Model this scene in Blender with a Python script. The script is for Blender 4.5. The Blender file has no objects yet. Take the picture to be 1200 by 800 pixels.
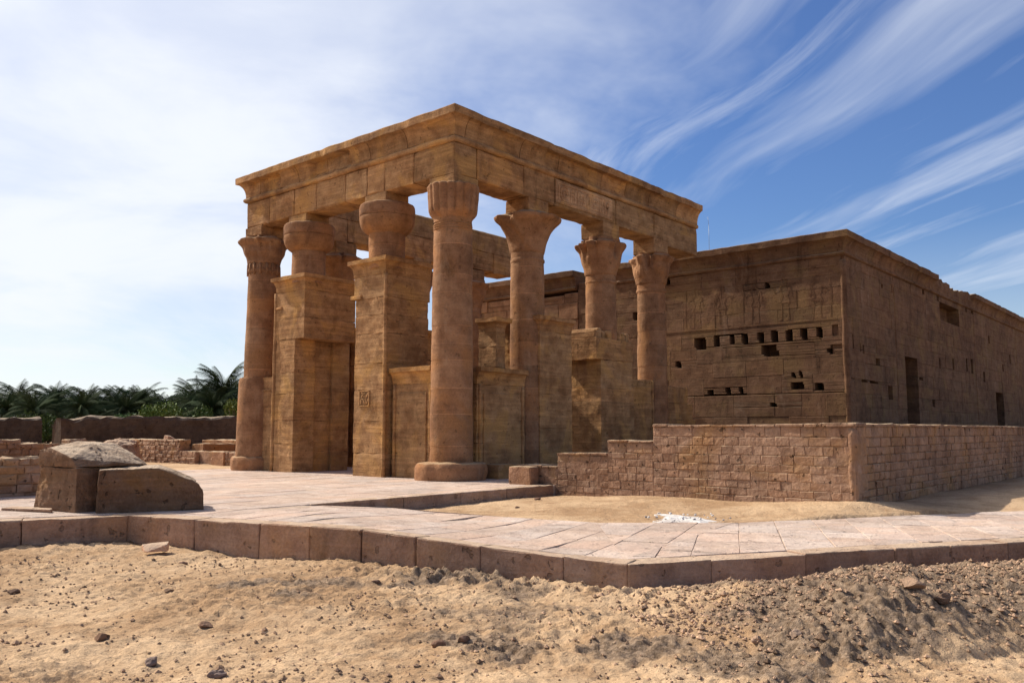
import bpy, math, random
import numpy as np
from mathutils import Vector, Euler

R = math.radians
rng = random.Random(7)
SC = bpy.context.scene
COL = SC.collection

# ------------------------------------------------------------------ camera
HEAD, PITCH = R(40.56), math.atan(105 / 1005.0)
cam_d = bpy.data.cameras.new('camera')
cam_d.sensor_width = 36.0
cam_d.lens = 36.0 * 1005 / 1200
cam_d.clip_start = 0.1
cam_d.clip_end = 8000
cam = bpy.data.objects.new('camera', cam_d)
COL.objects.link(cam)
cam.location = (0, 0, 1.2)
fwd = Vector((math.cos(HEAD) * math.cos(PITCH), math.sin(HEAD) * math.cos(PITCH), math.sin(PITCH)))
cam.rotation_euler = fwd.to_track_quat('-Z', 'Y').to_euler()
SC.camera = cam

# ------------------------------------------------------------------ sun, sky, exposure
SUN_AZ, SUN_EL = R(99.5), R(43)
SUN = Vector((math.cos(SUN_AZ) * math.cos(SUN_EL), math.sin(SUN_AZ) * math.cos(SUN_EL), math.sin(SUN_EL)))
sun_d = bpy.data.lights.new('sun', 'SUN')
sun_d.energy = 5.0
sun_d.angle = R(0.55)
sun_d.color = (1.0, 0.93, 0.82)
sun = bpy.data.objects.new('sun', sun_d)
COL.objects.link(sun)
sun.rotation_euler = SUN.to_track_quat('Z', 'Y').to_euler()
sun.location = (0, 0, 60)

world = bpy.data.worlds.new('World')
SC.world = world
world.use_nodes = True
SC.view_settings.view_transform = 'Standard'
SC.view_settings.look = 'None'
SC.view_settings.exposure = 0.27
SC.view_settings.gamma = 1.0


class NT:
    """small helper for writing node trees"""
    def __init__(self, tree):
        self.t = tree

    def n(self, kind, **kw):
        nd = self.t.nodes.new(kind)
        for k, v in kw.items():
            if k.startswith('i_'):
                nd.inputs[k[2:].replace('_', ' ')].default_value = v
            else:
                setattr(nd, k, v)
        return nd

    def link(self, a, b):
        self.t.links.new(a, b)

    def put(self, sock, v):
        if isinstance(v, bpy.types.NodeSocket):
            self.link(v, sock)
        else:
            sock.default_value = v

    def math(self, op, a, b=0.0, c=None, clamp=False):
        nd = self.n('ShaderNodeMath', operation=op, use_clamp=clamp)
        self.put(nd.inputs[0], a)
        self.put(nd.inputs[1], b)
        if c is not None:
            self.put(nd.inputs[2], c)
        return nd.outputs[0]

    def sstep(self, v, lo, hi, a=0.0, b=1.0):
        nd = self.n('ShaderNodeMapRange', interpolation_type='SMOOTHSTEP')
        self.put(nd.inputs[0], v)
        for i, x in enumerate((lo, hi, a, b)):
            nd.inputs[i + 1].default_value = x
        return nd.outputs[0]

    def mix(self, f, a, b, mode='MIX'):
        nd = self.n('ShaderNodeMix', data_type='RGBA', blend_type=mode)
        self.put(nd.inputs[0], f)
        for i, x in ((6, a), (7, b)):
            if isinstance(x, tuple) and len(x) == 3:
                x = x + (1.0,)
            self.put(nd.inputs[i], x)
        return nd.outputs[2]

    def noise(self, vec, scale, detail=4.0, rough=0.55, dist=0.0):
        nd = self.n('ShaderNodeTexNoise')
        self.link(vec, nd.inputs['Vector'])
        nd.inputs['Scale'].default_value = scale
        nd.inputs['Detail'].default_value = detail
        nd.inputs['Roughness'].default_value = rough
        nd.inputs['Distortion'].default_value = dist
        return nd.outputs['Fac']

    def mapping(self, vec, scale=(1, 1, 1), rot=(0, 0, 0), loc=(0, 0, 0)):
        nd = self.n('ShaderNodeMapping')
        self.link(vec, nd.inputs['Vector'])
        nd.inputs['Scale'].default_value = scale
        nd.inputs['Rotation'].default_value = rot
        nd.inputs['Location'].default_value = loc
        return nd.outputs[0]


def build_world():
    t = world.node_tree
    t.nodes.clear()
    g = NT(t)
    out = g.n('ShaderNodeOutputWorld')
    bg = g.n('ShaderNodeBackground')
    bg.inputs['Strength'].default_value = 0.075
    g.link(bg.outputs[0], out.inputs[0])
    sky = g.n('ShaderNodeTexSky', sky_type='NISHITA', sun_disc=False)
    sky.sun_elevation = SUN_EL
    sky.sun_rotation = R(90) - SUN_AZ
    sky.altitude = 100
    sky.air_density = 1.0
    sky.dust_density = 0.6
    sky.ozone_density = 2.2
    tc = g.n('ShaderNodeTexCoord')
    d = tc.outputs['Generated']
    sep = g.n('ShaderNodeSeparateXYZ')
    g.link(d, sep.inputs[0])
    den = g.math('ADD', g.math('MAXIMUM', sep.outputs[2], 0.0), 0.16)
    px = g.math('DIVIDE', sep.outputs[0], den)
    py = g.math('DIVIDE', sep.outputs[1], den)
    com = g.n('ShaderNodeCombineXYZ')
    g.link(px, com.inputs[0])
    g.link(py, com.inputs[1])
    P = com.outputs[0]
    # thin streaked high cloud, drawn out along one direction of the wind
    rot = g.mapping(P, rot=(0, 0, R(-66)))
    warp = g.n('ShaderNodeTexNoise')
    g.link(rot, warp.inputs['Vector'])
    warp.inputs['Scale'].default_value = 0.55
    warp.inputs['Detail'].default_value = 2
    wv = g.n('ShaderNodeVectorMath', operation='SCALE')
    g.link(warp.outputs['Color'], wv.inputs[0])
    wv.inputs['Scale'].default_value = 0.9
    wa = g.n('ShaderNodeVectorMath', operation='ADD')
    g.link(rot, wa.inputs[0])
    g.link(wv.outputs[0], wa.inputs[1])
    st = g.mapping(wa.outputs[0], scale=(0.34, 2.3, 1), loc=(3.1, 1.7, 0))
    fine = g.noise(st, 1.0, 6, 0.52, 0.15)
    st2 = g.mapping(wa.outputs[0], scale=(0.22, 0.9, 1), loc=(7.7, 4.2, 0))
    broad = g.noise(st2, 1.1, 4, 0.5)
    streak = g.math('MULTIPLY', g.sstep(fine, 0.42, 0.72), g.sstep(broad, 0.34, 0.60))
    st3 = g.mapping(wa.outputs[0], scale=(0.45, 3.0, 1), loc=(1.3, 9.2, 0))
    fine2 = g.noise(st3, 1.35, 8, 0.6, 0.1)
    st4 = g.mapping(wa.outputs[0], scale=(0.35, 1.3, 1), loc=(2.4, 6.1, 0))
    wisp = g.math('MULTIPLY', g.sstep(fine2, 0.38, 0.70), g.sstep(g.noise(st4, 1.4, 4, 0.55), 0.32, 0.55))
    streak = g.math('MAXIMUM', streak, g.math('MULTIPLY', wisp, 0.75))
    streak = g.math('MAXIMUM', streak, 0.10)
    # soft veil that thickens on the side of the sun
    vm = g.n('ShaderNodeVectorMath', operation='DOT_PRODUCT')
    g.link(d, vm.inputs[0])
    vm.inputs[1].default_value = Vector((-0.30, 0.90, 0.30)).normalized()
    soft = g.noise(wa.outputs[0], 0.9, 6, 0.58, 0.4)
    soft2 = g.noise(P, 1.25, 6, 0.55, 0.5)
    side = g.math('ADD', vm.outputs['Value'], g.math('MULTIPLY', g.math('SUBTRACT', soft, 0.5), 0.95))
    veil = g.math('MULTIPLY', g.sstep(side, 0.22, 0.86), g.sstep(soft2, 0.30, 0.60, 0.74, 1.0))
    low = g.sstep(sep.outputs[2], 0.0, 0.30, 0.38, 0.0)
    cov = g.math('MAXIMUM', g.math('MULTIPLY', streak, 0.74), veil)
    cov = g.math('MAXIMUM', cov, low, clamp=True)
    cov = g.math('MULTIPLY', cov, 0.97)
    vm2 = g.n('ShaderNodeVectorMath', operation='DOT_PRODUCT')
    g.link(d, vm2.inputs[0])
    vm2.inputs[1].default_value = SUN
    bright = g.sstep(vm2.outputs['Value'], 0.2, 0.9, 0.0, 1.0)
    ccol = g.mix(bright, (9.6, 10.2, 11.3), (10.6, 11.0, 11.8))
    # bright aureole of thin cloud close round the sun
    ccol = g.mix(g.sstep(vm2.outputs['Value'], 0.86, 0.985), ccol, (46.0, 43.0, 38.0))
    hs = g.n('ShaderNodeHueSaturation')
    hs.inputs['Hue'].default_value = 0.514
    hs.inputs['Saturation'].default_value = 1.42
    hs.inputs['Value'].default_value = 1.28
    g.link(sky.outputs[0], hs.inputs['Color'])
    g.link(g.mix(cov, hs.outputs[0], ccol), bg.inputs['Color'])


build_world()

# ------------------------------------------------------------------ numpy noise
def _h(ix, iy, iz):
    n = (ix * 374761393 + iy * 668265263 + iz * 2147483647 + 1013904223) & 0xFFFFFFFF
    n = ((n ^ (n >> 13)) * 1274126177) & 0xFFFFFFFF
    n = ((n ^ (n >> 15)) * 2246822519) & 0xFFFFFFFF
    return ((n ^ (n >> 16)) & 0xFFFF) / 32767.5 - 1.0


def vnoise(p):
    p = np.asarray(p, float)
    i = np.floor(p).astype(np.int64)
    f = p - i
    f = f * f * f * (f * (f * 6 - 15) + 10)
    r = 0
    for dx in (0, 1):
        for dy in (0, 1):
            for dz in (0, 1):
                w = (f[:, 0] if dx else 1 - f[:, 0]) * (f[:, 1] if dy else 1 - f[:, 1]) * (f[:, 2] if dz else 1 - f[:, 2])
                r = r + w * _h(i[:, 0] + dx, i[:, 1] + dy, i[:, 2] + dz)
    return r


def fbm(p, octv=4, gain=0.5, lac=2.03):
    p = np.asarray(p, float)
    a, s = 1.0, 0
    for k in range(octv):
        s = s + a * vnoise(p + 17.3 * k)
        p = p * lac
        a *= gain
    return s


# ------------------------------------------------------------------ mesh builder
class MB:
    def __init__(self):
        self.v, self.f, self.c, self.s = [], [], [], []

    def add(self, verts, faces, tint=(1, 1, 1), smooth=False):
        b = len(self.v)
        self.v.extend([tuple(q) for q in verts])
        for fc in faces:
            self.f.append([b + i for i in fc])
            self.c.append(tint)
            self.s.append(smooth)

    def displace(self, amp, freq, octv=3, seed=0.0):
        p = np.array(self.v, float)
        for ax in range(3):
            p[:, ax] += amp * fbm(np.array(self.v) * freq + 31.7 * ax + seed, octv)
        self.v = [tuple(q) for q in p]

    def build(self, name, mat, parent=None):
        me = bpy.data.meshes.new(name)
        me.from_pydata([tuple(map(float, q)) for q in self.v], [], self.f)
        at = me.attributes.new('tint', 'FLOAT_COLOR', 'CORNER')
        cols = []
        for fc, c in zip(self.f, self.c):
            cols.extend([c[0], c[1], c[2], 1.0] * len(fc))
        at.data.foreach_set('color', cols)
        me.polygons.foreach_set('use_smooth', self.s)
        me.update()
        me.materials.append(mat)
        ob = bpy.data.objects.new(name, me)
        COL.objects.link(ob)
        if parent is not None:
            ob.parent = parent
            if parent.type == 'EMPTY':
                ob.location = -parent.location
        return ob


def tag(o, label=None, cat=None, group=None, kind=None):
    if label:
        o['label'] = label
    if cat:
        o['category'] = cat
    if group:
        o['group'] = group
    if kind:
        o['kind'] = kind
    return o


def thing(name, loc, label, cat, group=None):
    o = bpy.data.objects.new(name, None)
    o.empty_display_size = 0.3
    COL.objects.link(o)
    o.location = loc
    return tag(o, label, cat, group)


def jt(a=0.06, h=0.03):
    k = 1 + rng.uniform(-a, a)
    q = rng.uniform(-h, h)
    return (k * (1 + q), k, k * (1 - q))


def tv(lo, hi, res, wear):
    n = max(1, int(math.ceil((hi - lo - 2 * wear) / res)))
    ts = [lo, lo + wear * 0.35, lo + wear]
    ts += [lo + wear + (hi - lo - 2 * wear) * k / n for k in range(1, n)]
    return ts + [hi - wear, hi - wear * 0.35, hi]


def box(mb, x0, x1, y0, y1, z0, z1, res=0.25, wear=0.03, tint=None, rough=0.006, seed=0, skip_bottom=True):
    """box with a fine grid, worn arrises and a slightly uneven face"""
    tint = tint or jt()
    wear = min(wear, (x1 - x0) * 0.3, (y1 - y0) * 0.3, (z1 - z0) * 0.3)
    X, Y, Z = tv(x0, x1, res, wear), tv(y0, y1, res, wear), tv(z0, z1, res, wear)
    idx, vs, fs = {}, [], []

    def vid(i, j, k):
        q = (i, j, k)
        if q not in idx:
            idx[q] = len(vs)
            vs.append((X[i], Y[j], Z[k]))
        return idx[q]
    nx, ny, nz = len(X) - 1, len(Y) - 1, len(Z) - 1
    for i in range(nx):
        for j in range(ny):
            if not skip_bottom:
                fs.append([vid(i, j, 0), vid(i, j + 1, 0), vid(i + 1, j + 1, 0), vid(i + 1, j, 0)])
            fs.append([vid(i, j, nz), vid(i + 1, j, nz), vid(i + 1, j + 1, nz), vid(i, j + 1, nz)])
    for i in range(nx):
        for k in range(nz):
            fs.append([vid(i, 0, k), vid(i + 1, 0, k), vid(i + 1, 0, k + 1), vid(i, 0, k + 1)])
            fs.append([vid(i, ny, k), vid(i, ny, k + 1), vid(i + 1, ny, k + 1), vid(i + 1, ny, k)])
    for j in range(ny):
        for k in range(nz):
            fs.append([vid(0, j, k), vid(0, j, k + 1), vid(0, j + 1, k + 1), vid(0, j + 1, k)])
            fs.append([vid(nx, j, k), vid(nx, j + 1, k), vid(nx, j + 1, k + 1), vid(nx, j, k + 1)])
    p = np.array(vs)
    lo, hi = np.array([x0, y0, z0]), np.array([x1, y1, z1])
    dl, dh = p - lo, hi - p
    dd = np.minimum(dl, dh)
    sg = np.where(dl < dh, 1.0, -1.0)
    srt = np.sort(dd, axis=1)
    e = srt[:, 1]
    k = np.clip(1 - e / wear, 0, 1) ** 2 * wear * 0.42
    nz_ = np.clip(0.75 + 0.95 * fbm(p * 2.6 + seed, 3), 0.12, 2.2)
    near = (dd < wear * 1.01)
    p = p + sg * near * (k * nz_)[:, None]
    if rough:
        for ax in range(3):
            p[:, ax] += rough * fbm(np.array(vs) * 4.5 + 9.1 * ax + seed, 3)
    mb.add(p, fs, tint, False)


def cut_rects(rect, holes):
    out = [rect]
    for (a0, a1, b0, b1) in holes:
        nxt = []
        for (u0, u1, z0, z1) in out:
            if a1 <= u0 or a0 >= u1 or b1 <= z0 or b0 >= z1:
                nxt.append((u0, u1, z0, z1))
                continue
            if b0 > z0:
                nxt.append((u0, u1, z0, b0))
            if b1 < z1:
                nxt.append((u0, u1, b1, z1))
            m0, m1 = max(b0, z0), min(b1, z1)
            if a0 > u0:
                nxt.append((u0, a0, m0, m1))
            if a1 < u1:
                nxt.append((a1, u1, m0, m1))
        out = nxt
    return [r for r in out if r[1] - r[0] > 0.02 and r[3] - r[2] > 0.02]


def block(mb, fr, u0, u1, z0, z1, depth, off, bev, tint, wob=0.0):
    """one ashlar: fr maps (u, out, z) to world; subdivided worn face"""
    bev = min(bev, (u1 - u0) * 0.3, (z1 - z0) * 0.3)
    j = lambda: rng.uniform(-1, 1) * wob
    b = [bev * rng.uniform(0.5, 1.6) for _ in range(4)]
    o = [(u0, z0), (u1, z0), (u1, z1), (u0, z1)]
    n = [(u0 + b[0] + j(), z0 + b[0] + j()), (u1 - b[1] + j(), z0 + b[1] + j()),
         (u1 - b[2] + j(), z1 - b[2] + j()), (u0 + b[3] + j(), z1 - b[3] + j())]
    vs = [fr(u, -depth, z) for u, z in o] + [fr(u, off - bev * 0.8, z) for u, z in o] + [fr(u, off + j() * 0.5, z) for u, z in n]
    fs = [[8, 9, 10, 11]]
    for a in range(4):
        c = (a + 1) % 4
        fs.append([4 + a, 4 + c, 8 + c, 8 + a])
        fs.append([a, c, 4 + c, 4 + a])
    mb.add(vs, fs, tint)


def blockwall(mb, fr, u0, u1, z0, z1, ch, bl, holes=(), depth=0.3, prot=0.01, gap=0.006, bev=0.015,
              ta=0.08, th=0.03, wob=0.0, topf=None, rag=0.0):
    z = z0
    row = 0
    while z < z1 - 0.02:
        h = rng.uniform(*ch)
        if z + h > z1 - ch[0] * 0.6:
            h = z1 - z
        u = u0 - rng.uniform(0, bl[0] * 0.8)
        while u < u1 - 0.02:
            w = rng.uniform(*bl)
            a, b = max(u, u0), min(u + w, u1)
            if u1 - b < bl[0] * 0.4:
                b = u1
            u = b if b == u1 else u + w
            if b - a < 0.03:
                continue
            top = z + h
            if topf is not None:
                lim = topf((a + b) / 2)
                if z >= lim - 0.02:
                    continue
                top = min(top, lim + rng.uniform(-rag, rag))
            t = jt(ta, th)
            of = rng.uniform(-prot, prot)
            for (p0, p1, q0, q1) in cut_rects((a, b, z, top), holes):
                block(mb, fr, p0 + gap / 2, p1 - gap / 2, q0 + gap / 2, q1 - gap / 2, depth, of, bev, t, wob)
        z += h
        row += 1


def quadwall(mb, fr, u0, u1, z0, z1, o0, o1, holes, tint):
    """solid core of a wall, pierced right through at the holes"""
    for (a, b, c, d) in cut_rects((u0, u1, z0, z1), holes):
        vs = [fr(a, o0, c), fr(b, o0, c), fr(b, o0, d), fr(a, o0, d), fr(a, o1, c), fr(b, o1, c), fr(b, o1, d), fr(a, o1, d)]
        mb.add(vs, [[0, 1, 2, 3], [5, 4, 7, 6], [0, 3, 7, 4], [1, 5, 6, 2], [3, 2, 6, 7], [0, 4, 5, 1]], tint)


def lathe(mb, cx, cy, prof, seg=56, rf=None, tint=(1, 1, 1), cap=True, smooth=True):
    vs, fs = [], []
    for (r, z) in prof:
        for k in range(seg):
            a = 2 * math.pi * k / seg
            q = rf(a, z, r) if rf else r
            vs.append((cx + q * math.cos(a), cy + q * math.sin(a), z))
    for i in range(len(prof) - 1):
        for k in range(seg):
            k2 = (k + 1) % seg
            fs.append([i * seg + k, i * seg + k2, (i + 1) * seg + k2, (i + 1) * seg + k])
    if callable(tint):
        b0 = len(mb.v)
        mb.v.extend(tuple(q_) for q_ in vs)
        for n_i, fc in enumerate(fs):
            mb.f.append([b0 + i_ for i_ in fc])
            mb.c.append(tint(2 * math.pi * ((n_i % seg) + 0.5) / seg))
            mb.s.append(smooth)
        tint = tint(0.0)
    else:
        mb.add(vs, fs, tint, smooth)
    if cap:
        b = (len(prof) - 1) * seg
        mb.add([vs[b + k] for k in range(seg)], [list(range(seg))], tint, False)


def sweep(mb, prof, path, step=0.22, mod=None, tints=None, closed_prof=True, smooth=False, caps=True, extra=()):
    """sweep a profile of (outward, z) points along a path with mitred corners; outward is to the right of travel"""
    pts = [Vector((a, b)) for a, b in path]
    nrm = []
    for i in range(len(pts) - 1):
        d = (pts[i + 1] - pts[i]).normalized()
        nrm.append(Vector((d.y, -d.x)))
    stations = []
    run = 0.0
    for i in range(len(pts) - 1):
        L = (pts[i + 1] - pts[i]).length
        n = max(1, int(L / step))
        ts = [k / n for k in range(n + 1)]
        for x in extra:
            for d in (-0.012, -0.006, 0.006, 0.012):
                u = (x + d - run) / L
                if 0.01 < u < 0.99:
                    ts.append(u)
        ts.sort()
        for k, t in enumerate(ts):
            if k == 0 and i > 0:
                continue
            p = pts[i].lerp(pts[i + 1], t)
            if k == len(ts) - 1 and i < len(pts) - 2:
                m = (nrm[i] + nrm[i + 1])
                m = m / (1 + nrm[i].dot(nrm[i + 1]))
            else:
                m = nrm[i]
            stations.append((p, m, run + L * t))
        run += L
    m_ = len(prof)
    vs = []
    for (p, nm, s) in stations:
        for (o, z) in prof:
            oo, zz = mod(s, o, z) if mod else (o, z)
            q = p + nm * oo
            vs.append((q.x, q.y, zz))
    for i in range(len(stations) - 1):
        t = tints(0.5 * (stations[i][2] + stations[i + 1][2])) if tints else (1, 1, 1)
        fs = []
        for k in range(m_ if closed_prof else m_ - 1):
            k2 = (k + 1) % m_
            fs.append([k, k2, m_ + k2, m_ + k])
        mb.add(vs[i * m_:(i + 2) * m_], fs, t, smooth)
    if caps and closed_prof:
        mb.add(vs[:m_], [list(range(m_))[::-1]], tints(0) if tints else (1, 1, 1))
        mb.add(vs[-m_:], [list(range(m_))], tints(run) if tints else (1, 1, 1))


def tube(mb, pts, r, seg=8, tint=(1, 1, 1), taper=None):
    P = [Vector(p) for p in pts]
    rings = []
    for i, p in enumerate(P):
        d = (P[min(i + 1, len(P) - 1)] - P[max(i - 1, 0)]).normalized()
        a = d.orthogonal().normalized() if abs(d.z) > 0.9 else d.cross(Vector((0, 0, 1))).normalized()
        b = d.cross(a)
        rr = r if taper is None else r * taper[i]
        rings.append([p + (a * math.cos(2 * math.pi * k / seg) + b * math.sin(2 * math.pi * k / seg)) * rr for k in range(seg)])
    vs = [q for ring in rings for q in ring]
    fs = []
    for i in range(len(P) - 1):
        for k in range(seg):
            k2 = (k + 1) % seg
            fs.append([i * seg + k, i * seg + k2, (i + 1) * seg + k2, (i + 1) * seg + k])
    fs.append(list(range(seg))[::-1])
    fs.append([(len(P) - 1) * seg + k for k in range(seg)])
    mb.add(vs, fs, tint, True)


# ------------------------------------------------------------------ materials
def stone_mat(name, dark, light, warm=None, grain=1.0, bump=0.6, strata=0.5, pits=0.5, rough=0.95, stain=0.35, dust=None, streak=None):
    m = bpy.data.materials.new(name)
    m.use_nodes = True
    t = m.node_tree
    t.nodes.clear()
    g = NT(t)
    out = g.n('ShaderNodeOutputMaterial')
    bs = g.n('ShaderNodeBsdfPrincipled')
    bs.inputs['Roughness'].default_value = rough
    bs.inputs['Specular IOR Level'].default_value = 0.12
    g.link(bs.outputs[0], out.inputs[0])
    geo = g.n('ShaderNodeNewGeometry')
    P = geo.outputs['Position']
    big = g.noise(P, 0.55, 5, 0.6, 0.4)
    mid = g.noise(P, 2.7, 6, 0.62)
    fin = g.noise(P, 26 * grain, 5, 0.65)
    lay = g.noise(g.mapping(P, scale=(0.55, 0.55, 6.5)), 1.7, 6, 0.62, 0.35)
    v = g.math('ADD', g.math('MULTIPLY', big, 0.45), g.math('MULTIPLY', mid, 0.55))
    col = g.mix(g.sstep(v, 0.36, 0.64), dark, light)
    if warm:
        col = g.mix(g.sstep(g.noise(P, 0.9, 4, 0.55, 0.8), 0.48, 0.68), col, warm)
    # bedding of the stone, grain, dark stains and small pits
    sl = g.sstep(lay, 0.42, 0.66, 1.0 - 0.34 * strata, 1.0 + 0.12 * strata)
    sc = g.n('ShaderNodeVectorMath', operation='SCALE')
    g.link(col, sc.inputs[0])
    gr = g.math('MULTIPLY', sl, g.sstep(fin, 0.25, 0.75, 0.84, 1.14))
    sm = g.noise(g.mapping(P, scale=(1.0, 1.0, 0.35)), 1.3, 7, 0.68, 0.6)
    gr = g.math('MULTIPLY', gr, g.sstep(sm, 0.56, 0.74, 1.0, 1.0 - stain))
    pit = g.sstep(g.noise(P, 8.5, 3, 0.5), 0.655, 0.70)
    gr = g.math('MULTIPLY', gr, g.math('SUBTRACT', 1.0, g.math('MULTIPLY', pit, pits)))
    g.link(gr, sc.inputs['Scale'])
    base = sc.outputs[0]
    if streak:
        pn = g.noise(g.mapping(P, scale=(1.0, 1.0, 0.28), loc=(5.3, 2.2, 1.0)), 1.5, 7, 0.7, 0.4)
        pb = g.noise(P, 5.5, 5, 0.7)
        base = g.mix(g.math('MULTIPLY', g.sstep(pn, 0.55, 0.72), g.sstep(pb, 0.4, 0.6, 0.25, 0.8)), base, streak)
    at = g.n('ShaderNodeAttribute', attribute_name='tint')
    col = g.mix(1.0, base, at.outputs['Color'], 'MULTIPLY')
    if dust:
        nz = g.n('ShaderNodeSeparateXYZ')
        g.link(geo.outputs['Normal'], nz.inputs[0])
        f = g.math('MULTIPLY', g.sstep(nz.outputs[2], 0.55, 0.95), g.sstep(mid, 0.32, 0.6, 0.35, 0.9))
        col = g.mix(f, col, dust)
    g.link(col, bs.inputs['Base Color'])
    hh = g.math('ADD', g.math('MULTIPLY', fin, 0.35), g.math('MULTIPLY', mid, 1.1))
    hh = g.math('ADD', hh, g.math('MULTIPLY', lay, 0.7 * strata))
    hh = g.math('SUBTRACT', hh, g.math('MULTIPLY', pit, 0.5))
    bp = g.n('ShaderNodeBump')
    bp.inputs['Strength'].default_value = bump
    bp.inputs['Distance'].default_value = 0.05
    g.link(hh, bp.inputs['Height'])
    g.link(bp.outputs[0], bs.inputs['Normal'])
    return m


M_STONE = stone_mat('sandstone', (0.245, 0.122, 0.053), (0.46, 0.262, 0.122), (0.48, 0.258, 0.092), pits=0.35, stain=0.5, strata=0.6, dust=(0.38, 0.26, 0.15))
M_COLUMN = stone_mat('sandstone_column', (0.205, 0.100, 0.050), (0.355, 0.192, 0.100), (0.33, 0.16, 0.068), streak=(0.36, 0.225, 0.132), strata=0.22, pits=0.3, stain=0.5, dust=(0.38, 0.26, 0.15))
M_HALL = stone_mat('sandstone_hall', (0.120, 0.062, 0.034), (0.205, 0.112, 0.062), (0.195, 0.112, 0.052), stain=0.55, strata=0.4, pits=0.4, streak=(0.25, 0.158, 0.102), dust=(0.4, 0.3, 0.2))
M_RUBBLE = stone_mat('rubble_masonry', (0.22, 0.122, 0.075), (0.38, 0.232, 0.150), (0.34, 0.19, 0.095), bump=1.0, strata=0.1, pits=0.6, grain=0.6, dust=(0.45, 0.34, 0.22))
M_PAVE = stone_mat('paving_stone', (0.38, 0.28, 0.222), (0.535, 0.42, 0.345), (0.48, 0.345, 0.27), bump=0.9, strata=0.0, pits=0.3, stain=0.3, streak=(0.50, 0.37, 0.26))
M_KERB = stone_mat('kerb_stone', (0.27, 0.158, 0.105), (0.43, 0.275, 0.19), (0.38, 0.225, 0.13), bump=1.0, strata=0.3, pits=0.3, dust=(0.46, 0.34, 0.24))
M_BLOCK = stone_mat('fallen_stone', (0.155, 0.088, 0.054), (0.265, 0.165, 0.108), (0.24, 0.135, 0.068), bump=1.3, strata=0.5, pits=0.35, dust=(0.50, 0.385, 0.275))
M_MUD = stone_mat('mudbrick', (0.075, 0.047, 0.032), (0.12, 0.078, 0.052), None, bump=1.0, strata=0.3, dust=(0.34, 0.26, 0.18))
M_ROCK = stone_mat('loose_rock', (0.17, 0.12, 0.09), (0.27, 0.195, 0.145), None, bump=0.8, strata=0.2, grain=2.0)
M_LIME = stone_mat('lime', (0.46, 0.41, 0.37), (0.68, 0.65, 0.62), None, bump=0.8, strata=0.0, pits=0.2, stain=0.15)


def plain_mat(name, col, rough=0.7, metal=0.0, var=0.25, scale=6.0, trans=0.0):
    m = bpy.data.materials.new(name)
    m.use_nodes = True
    g = NT(m.node_tree)
    bs = m.node_tree.nodes['Principled BSDF']
    bs.inputs['Roughness'].default_value = rough
    bs.inputs['Metallic'].default_value = metal
    bs.inputs['Specular IOR Level'].default_value = 0.12
    geo = g.n('ShaderNodeNewGeometry')
    f = g.noise(geo.outputs['Position'], scale, 3, 0.6)
    at = g.n('ShaderNodeAttribute', attribute_name='tint')
    c = g.mix(f, tuple(x * (1 - var) for x in col), tuple(x * (1 + var) for x in col))
    g.link(g.mix(1.0, c, at.outputs['Color'], 'MULTIPLY'), bs.inputs['Base Color'])
    return m


M_FROND = plain_mat('palm_frond', (0.034, 0.053, 0.020), 0.9, var=0.45, scale=1.2)
M_TRUNK = plain_mat('palm_trunk', (0.10, 0.075, 0.05), 0.9)
M_LEAF = plain_mat('bush_leaf', (0.085, 0.12, 0.03), 0.65, var=0.4, scale=1.5)
M_METAL = plain_mat('metal', (0.30, 0.29, 0.27), 0.5, 0.6)


def sand_mat():
    m = bpy.data.materials.new('desert_sand')
    m.use_nodes = True
    t = m.node_tree
    t.nodes.clear()
    g = NT(t)
    out = g.n('ShaderNodeOutputMaterial')
    bs = g.n('ShaderNodeBsdfPrincipled')
    bs.inputs['Roughness'].default_value = 1.0
    bs.inputs['Specular IOR Level'].default_value = 0.05
    g.link(bs.outputs[0], out.inputs[0])
    geo = g.n('ShaderNodeNewGeometry')
    P = geo.outputs['Position']
    big = g.noise(P, 0.45, 5, 0.6, 0.5)
    mid = g.noise(P, 3.3, 6, 0.65, 0.3)
    fin = g.noise(P, 45, 4, 0.7)
    col = g.mix(g.sstep(g.math('ADD', g.math('MULTIPLY', big, 0.6), g.math('MULTIPLY', mid, 0.4)), 0.38, 0.62),
                (0.345, 0.214, 0.118), (0.53, 0.365, 0.222))
    # dug, stony earth where the tint attribute says so
    at = g.n('ShaderNodeAttribute', attribute_name='earth')
    ef = g.math('ADD', at.outputs['Fac'], g.math('MULTIPLY', g.math('SUBTRACT', mid, 0.5), 0.9))
    ecol = g.mix(g.sstep(g.noise(P, 16, 5, 0.7), 0.35, 0.65), (0.14, 0.095, 0.062), (0.31, 0.22, 0.15))
    col = g.mix(g.sstep(ef, 0.35, 0.75), col, ecol)
    spk = g.sstep(g.noise(P, 19, 3, 0.6), 0.57, 0.70, 0.0, 0.6)
    col = g.mix(spk, col, (0.20, 0.125, 0.07))
    sc = g.n('ShaderNodeVectorMath', operation='SCALE')
    g.link(col, sc.inputs[0])
    g.link(g.sstep(fin, 0.2, 0.8, 0.82, 1.16), sc.inputs['Scale'])
    g.link(sc.outputs[0], bs.inputs['Base Color'])
    hh = g.math('ADD', g.math('MULTIPLY', fin, 0.3), g.math('MULTIPLY', g.noise(P, 11, 6, 0.7), 1.2))
    bp = g.n('ShaderNodeBump')
    bp.inputs['Strength'].default_value = 0.75
    bp.inputs['Distance'].default_value = 0.05
    g.link(hh, bp.inputs['Height'])
    g.link(bp.outputs[0], bs.inputs['Normal'])
    return m


M_SAND = sand_mat()

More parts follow.
